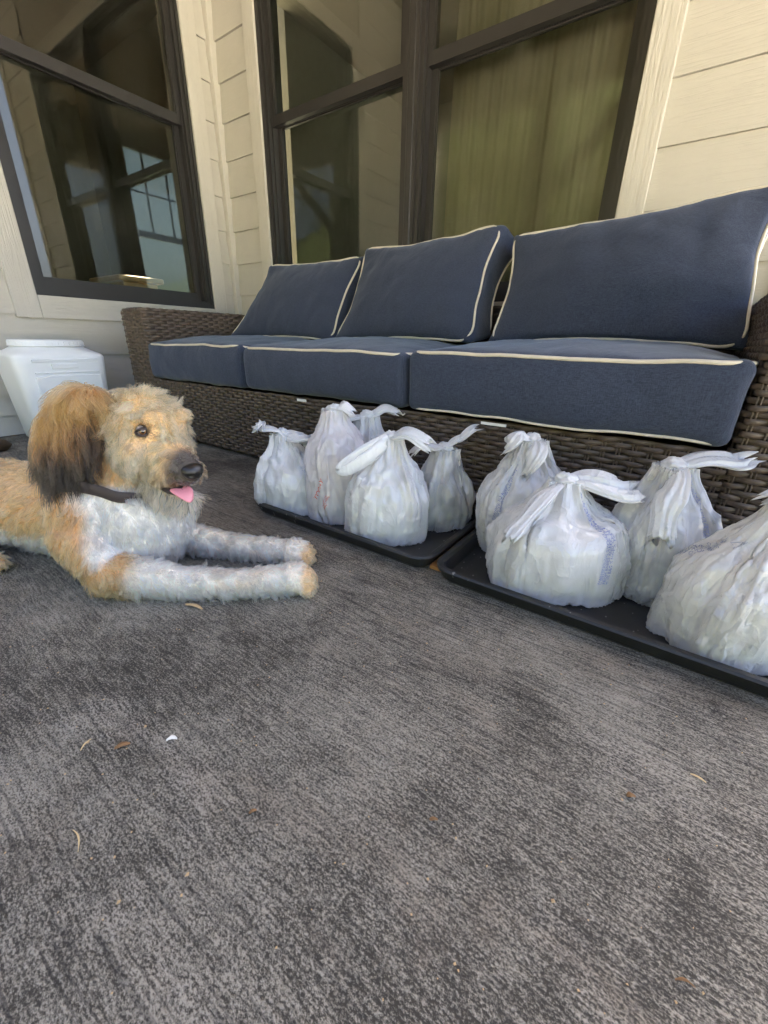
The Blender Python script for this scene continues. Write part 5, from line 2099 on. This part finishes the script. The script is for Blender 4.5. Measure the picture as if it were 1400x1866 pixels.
def sliver(name, p, q, w, mat, label, cat, bend=0.0, seed=0):
    p, q = np.array([*p, 0.0022]), np.array([*q, 0.0022])
    n = 9
    d = (q - p) / np.linalg.norm(q - p)
    s = np.array([-d[1], d[0], 0])
    V, F = [], []
    rsx = np.random.RandomState(seed)
    for k in range(n):
        t = k / (n - 1)
        c = p + (q - p) * t + s * bend * math.sin(math.pi * t) + np.array([0, 0, 0.0018 * math.sin(math.pi * t) + 0.0005])
        ww = w * (0.35 + 0.65 * math.sin(math.pi * min(1, max(0, t * 0.9 + 0.08)))) * rsx.uniform(0.85, 1.15)
        V += [c - s * ww / 2, c + np.array([0, 0, w * 0.28]), c + s * ww / 2, c - np.array([0, 0, w * 0.12])]
        if k:
            for j in range(4):
                a, b = (k - 1) * 4 + j, (k - 1) * 4 + (j + 1) % 4
                F.append((a, b, b + 4, a + 4))
    F += [(3, 2, 1, 0), tuple((n - 1) * 4 + j for j in range(4))]
    return tag(obj(name, V, F, M[mat], None), label, cat)


sliver('wood_chip', (1.967, -1.656), (2.003, -1.646), 0.009, 'chip', 'larger pale wood chip on the concrete below the front paw', 'wood chip', 0.003, 1)
sliver('wood_chip', (1.962, -1.640), (1.980, -1.632), 0.005, 'chip', 'small curled wood chip touching the front leg fur', 'wood chip', 0.004, 2)
sliver('straw', (2.141, -1.891), (2.134, -1.877), 0.0022, 'straw', 'short yellow straw bit at the left side of the floor', 'straw', 0.001, 3)
sliver('leaf_scrap', (2.170, -1.866), (2.178, -1.852), 0.007, 'leaf', 'brown leaf scrap between the straw bit and the white scrap', 'leaf', 0.001, 4)
sliver('paper_scrap', (2.209, -1.824), (2.217, -1.815), 0.006, 'scrap', 'tiny white scrap on the dark floor at left', 'scrap', 0.002, 5)
sliver('straw', (2.734, -1.490), (2.749, -1.492), 0.0032, 'straw', 'yellow straw piece on the floor at right', 'straw', 0.0, 6)
sliver('grass_stalk', (2.231, -1.931), (2.257, -1.936), 0.0014, 'straw', 'thin bent grass stalk on the lower left floor', 'stalk', 0.003, 7)
sliver('leaf_scrap', (2.514, -1.712), (2.521, -1.707), 0.004, 'leaf', 'tiny brown leaf scrap in the middle of the floor', 'leaf', 0.0, 8)
sliver('leaf_scrap', (2.359, -1.818), (2.363, -1.811), 0.004, 'leaf', 'tiny brown leaf scrap left of the floor centre', 'leaf', 0.0, 9)
sliver('twig', (2.727, -1.700), (2.740, -1.696), 0.0022, 'leaf', 'dark twig at the lower right of the floor', 'twig', 0.0015, 10)
sliver('leaf_scrap', (2.677, -1.563), (2.685, -1.558), 0.006, 'leaf', 'brown leaf scrap on the floor below the nearer tray', 'leaf', 0.001, 11)

# crumbs and grit
rsg = np.random.RandomState(12)
mb = MB()
for k in range(420):
    x, y = rsg.uniform(1.75, 3.0), rsg.uniform(-1.98, -1.33)
    r_ = rsg.uniform(0.0005, 0.0014) * (1.6 if rsg.uniform() < 0.08 else 1.0)
    q = rsg.normal(size=(6, 3)) * 0.18
    b6 = np.array([(1, 0, 0), (-1, 0, 0), (0, 1, 0), (0, -1, 0), (0, 0, 0.7), (0, 0, -0.4)]) + q
    mb.add(b6 * r_ + np.array([x, y, r_ * 0.4]), [(0, 2, 4), (2, 1, 4), (1, 3, 4), (3, 0, 4), (2, 0, 5), (1, 2, 5), (3, 1, 5), (0, 3, 5)])
tag(mb.build('grit', M['chip'], None, origin=(2.4, -1.65, 0)), 'fine sandy grit scattered over the concrete', None, None, 'stuff')

# small dark lump by the wall at the far left
bm = bmesh.new()
bmesh.ops.create_icosphere(bm, subdivisions=3, radius=1.0)
V = []
for q in bm.verts:
    d = 1 + 0.25 * mnoise.noise(q.co * 1.7 + Vector((3, 1, 2)))
    V.append((0.325 + q.co.x * 0.045 * d, -1.535 + q.co.y * 0.055 * d, max(0.0005, 0.022 + q.co.z * 0.030 * d)))
F = [[w_.index for w_ in f.verts] for f in bm.faces]
bm.free()
tag(obj('chew', V, F, M['lump'], None, smooth=True), 'small dark brown lump on the floor at the left photo edge', 'lump')
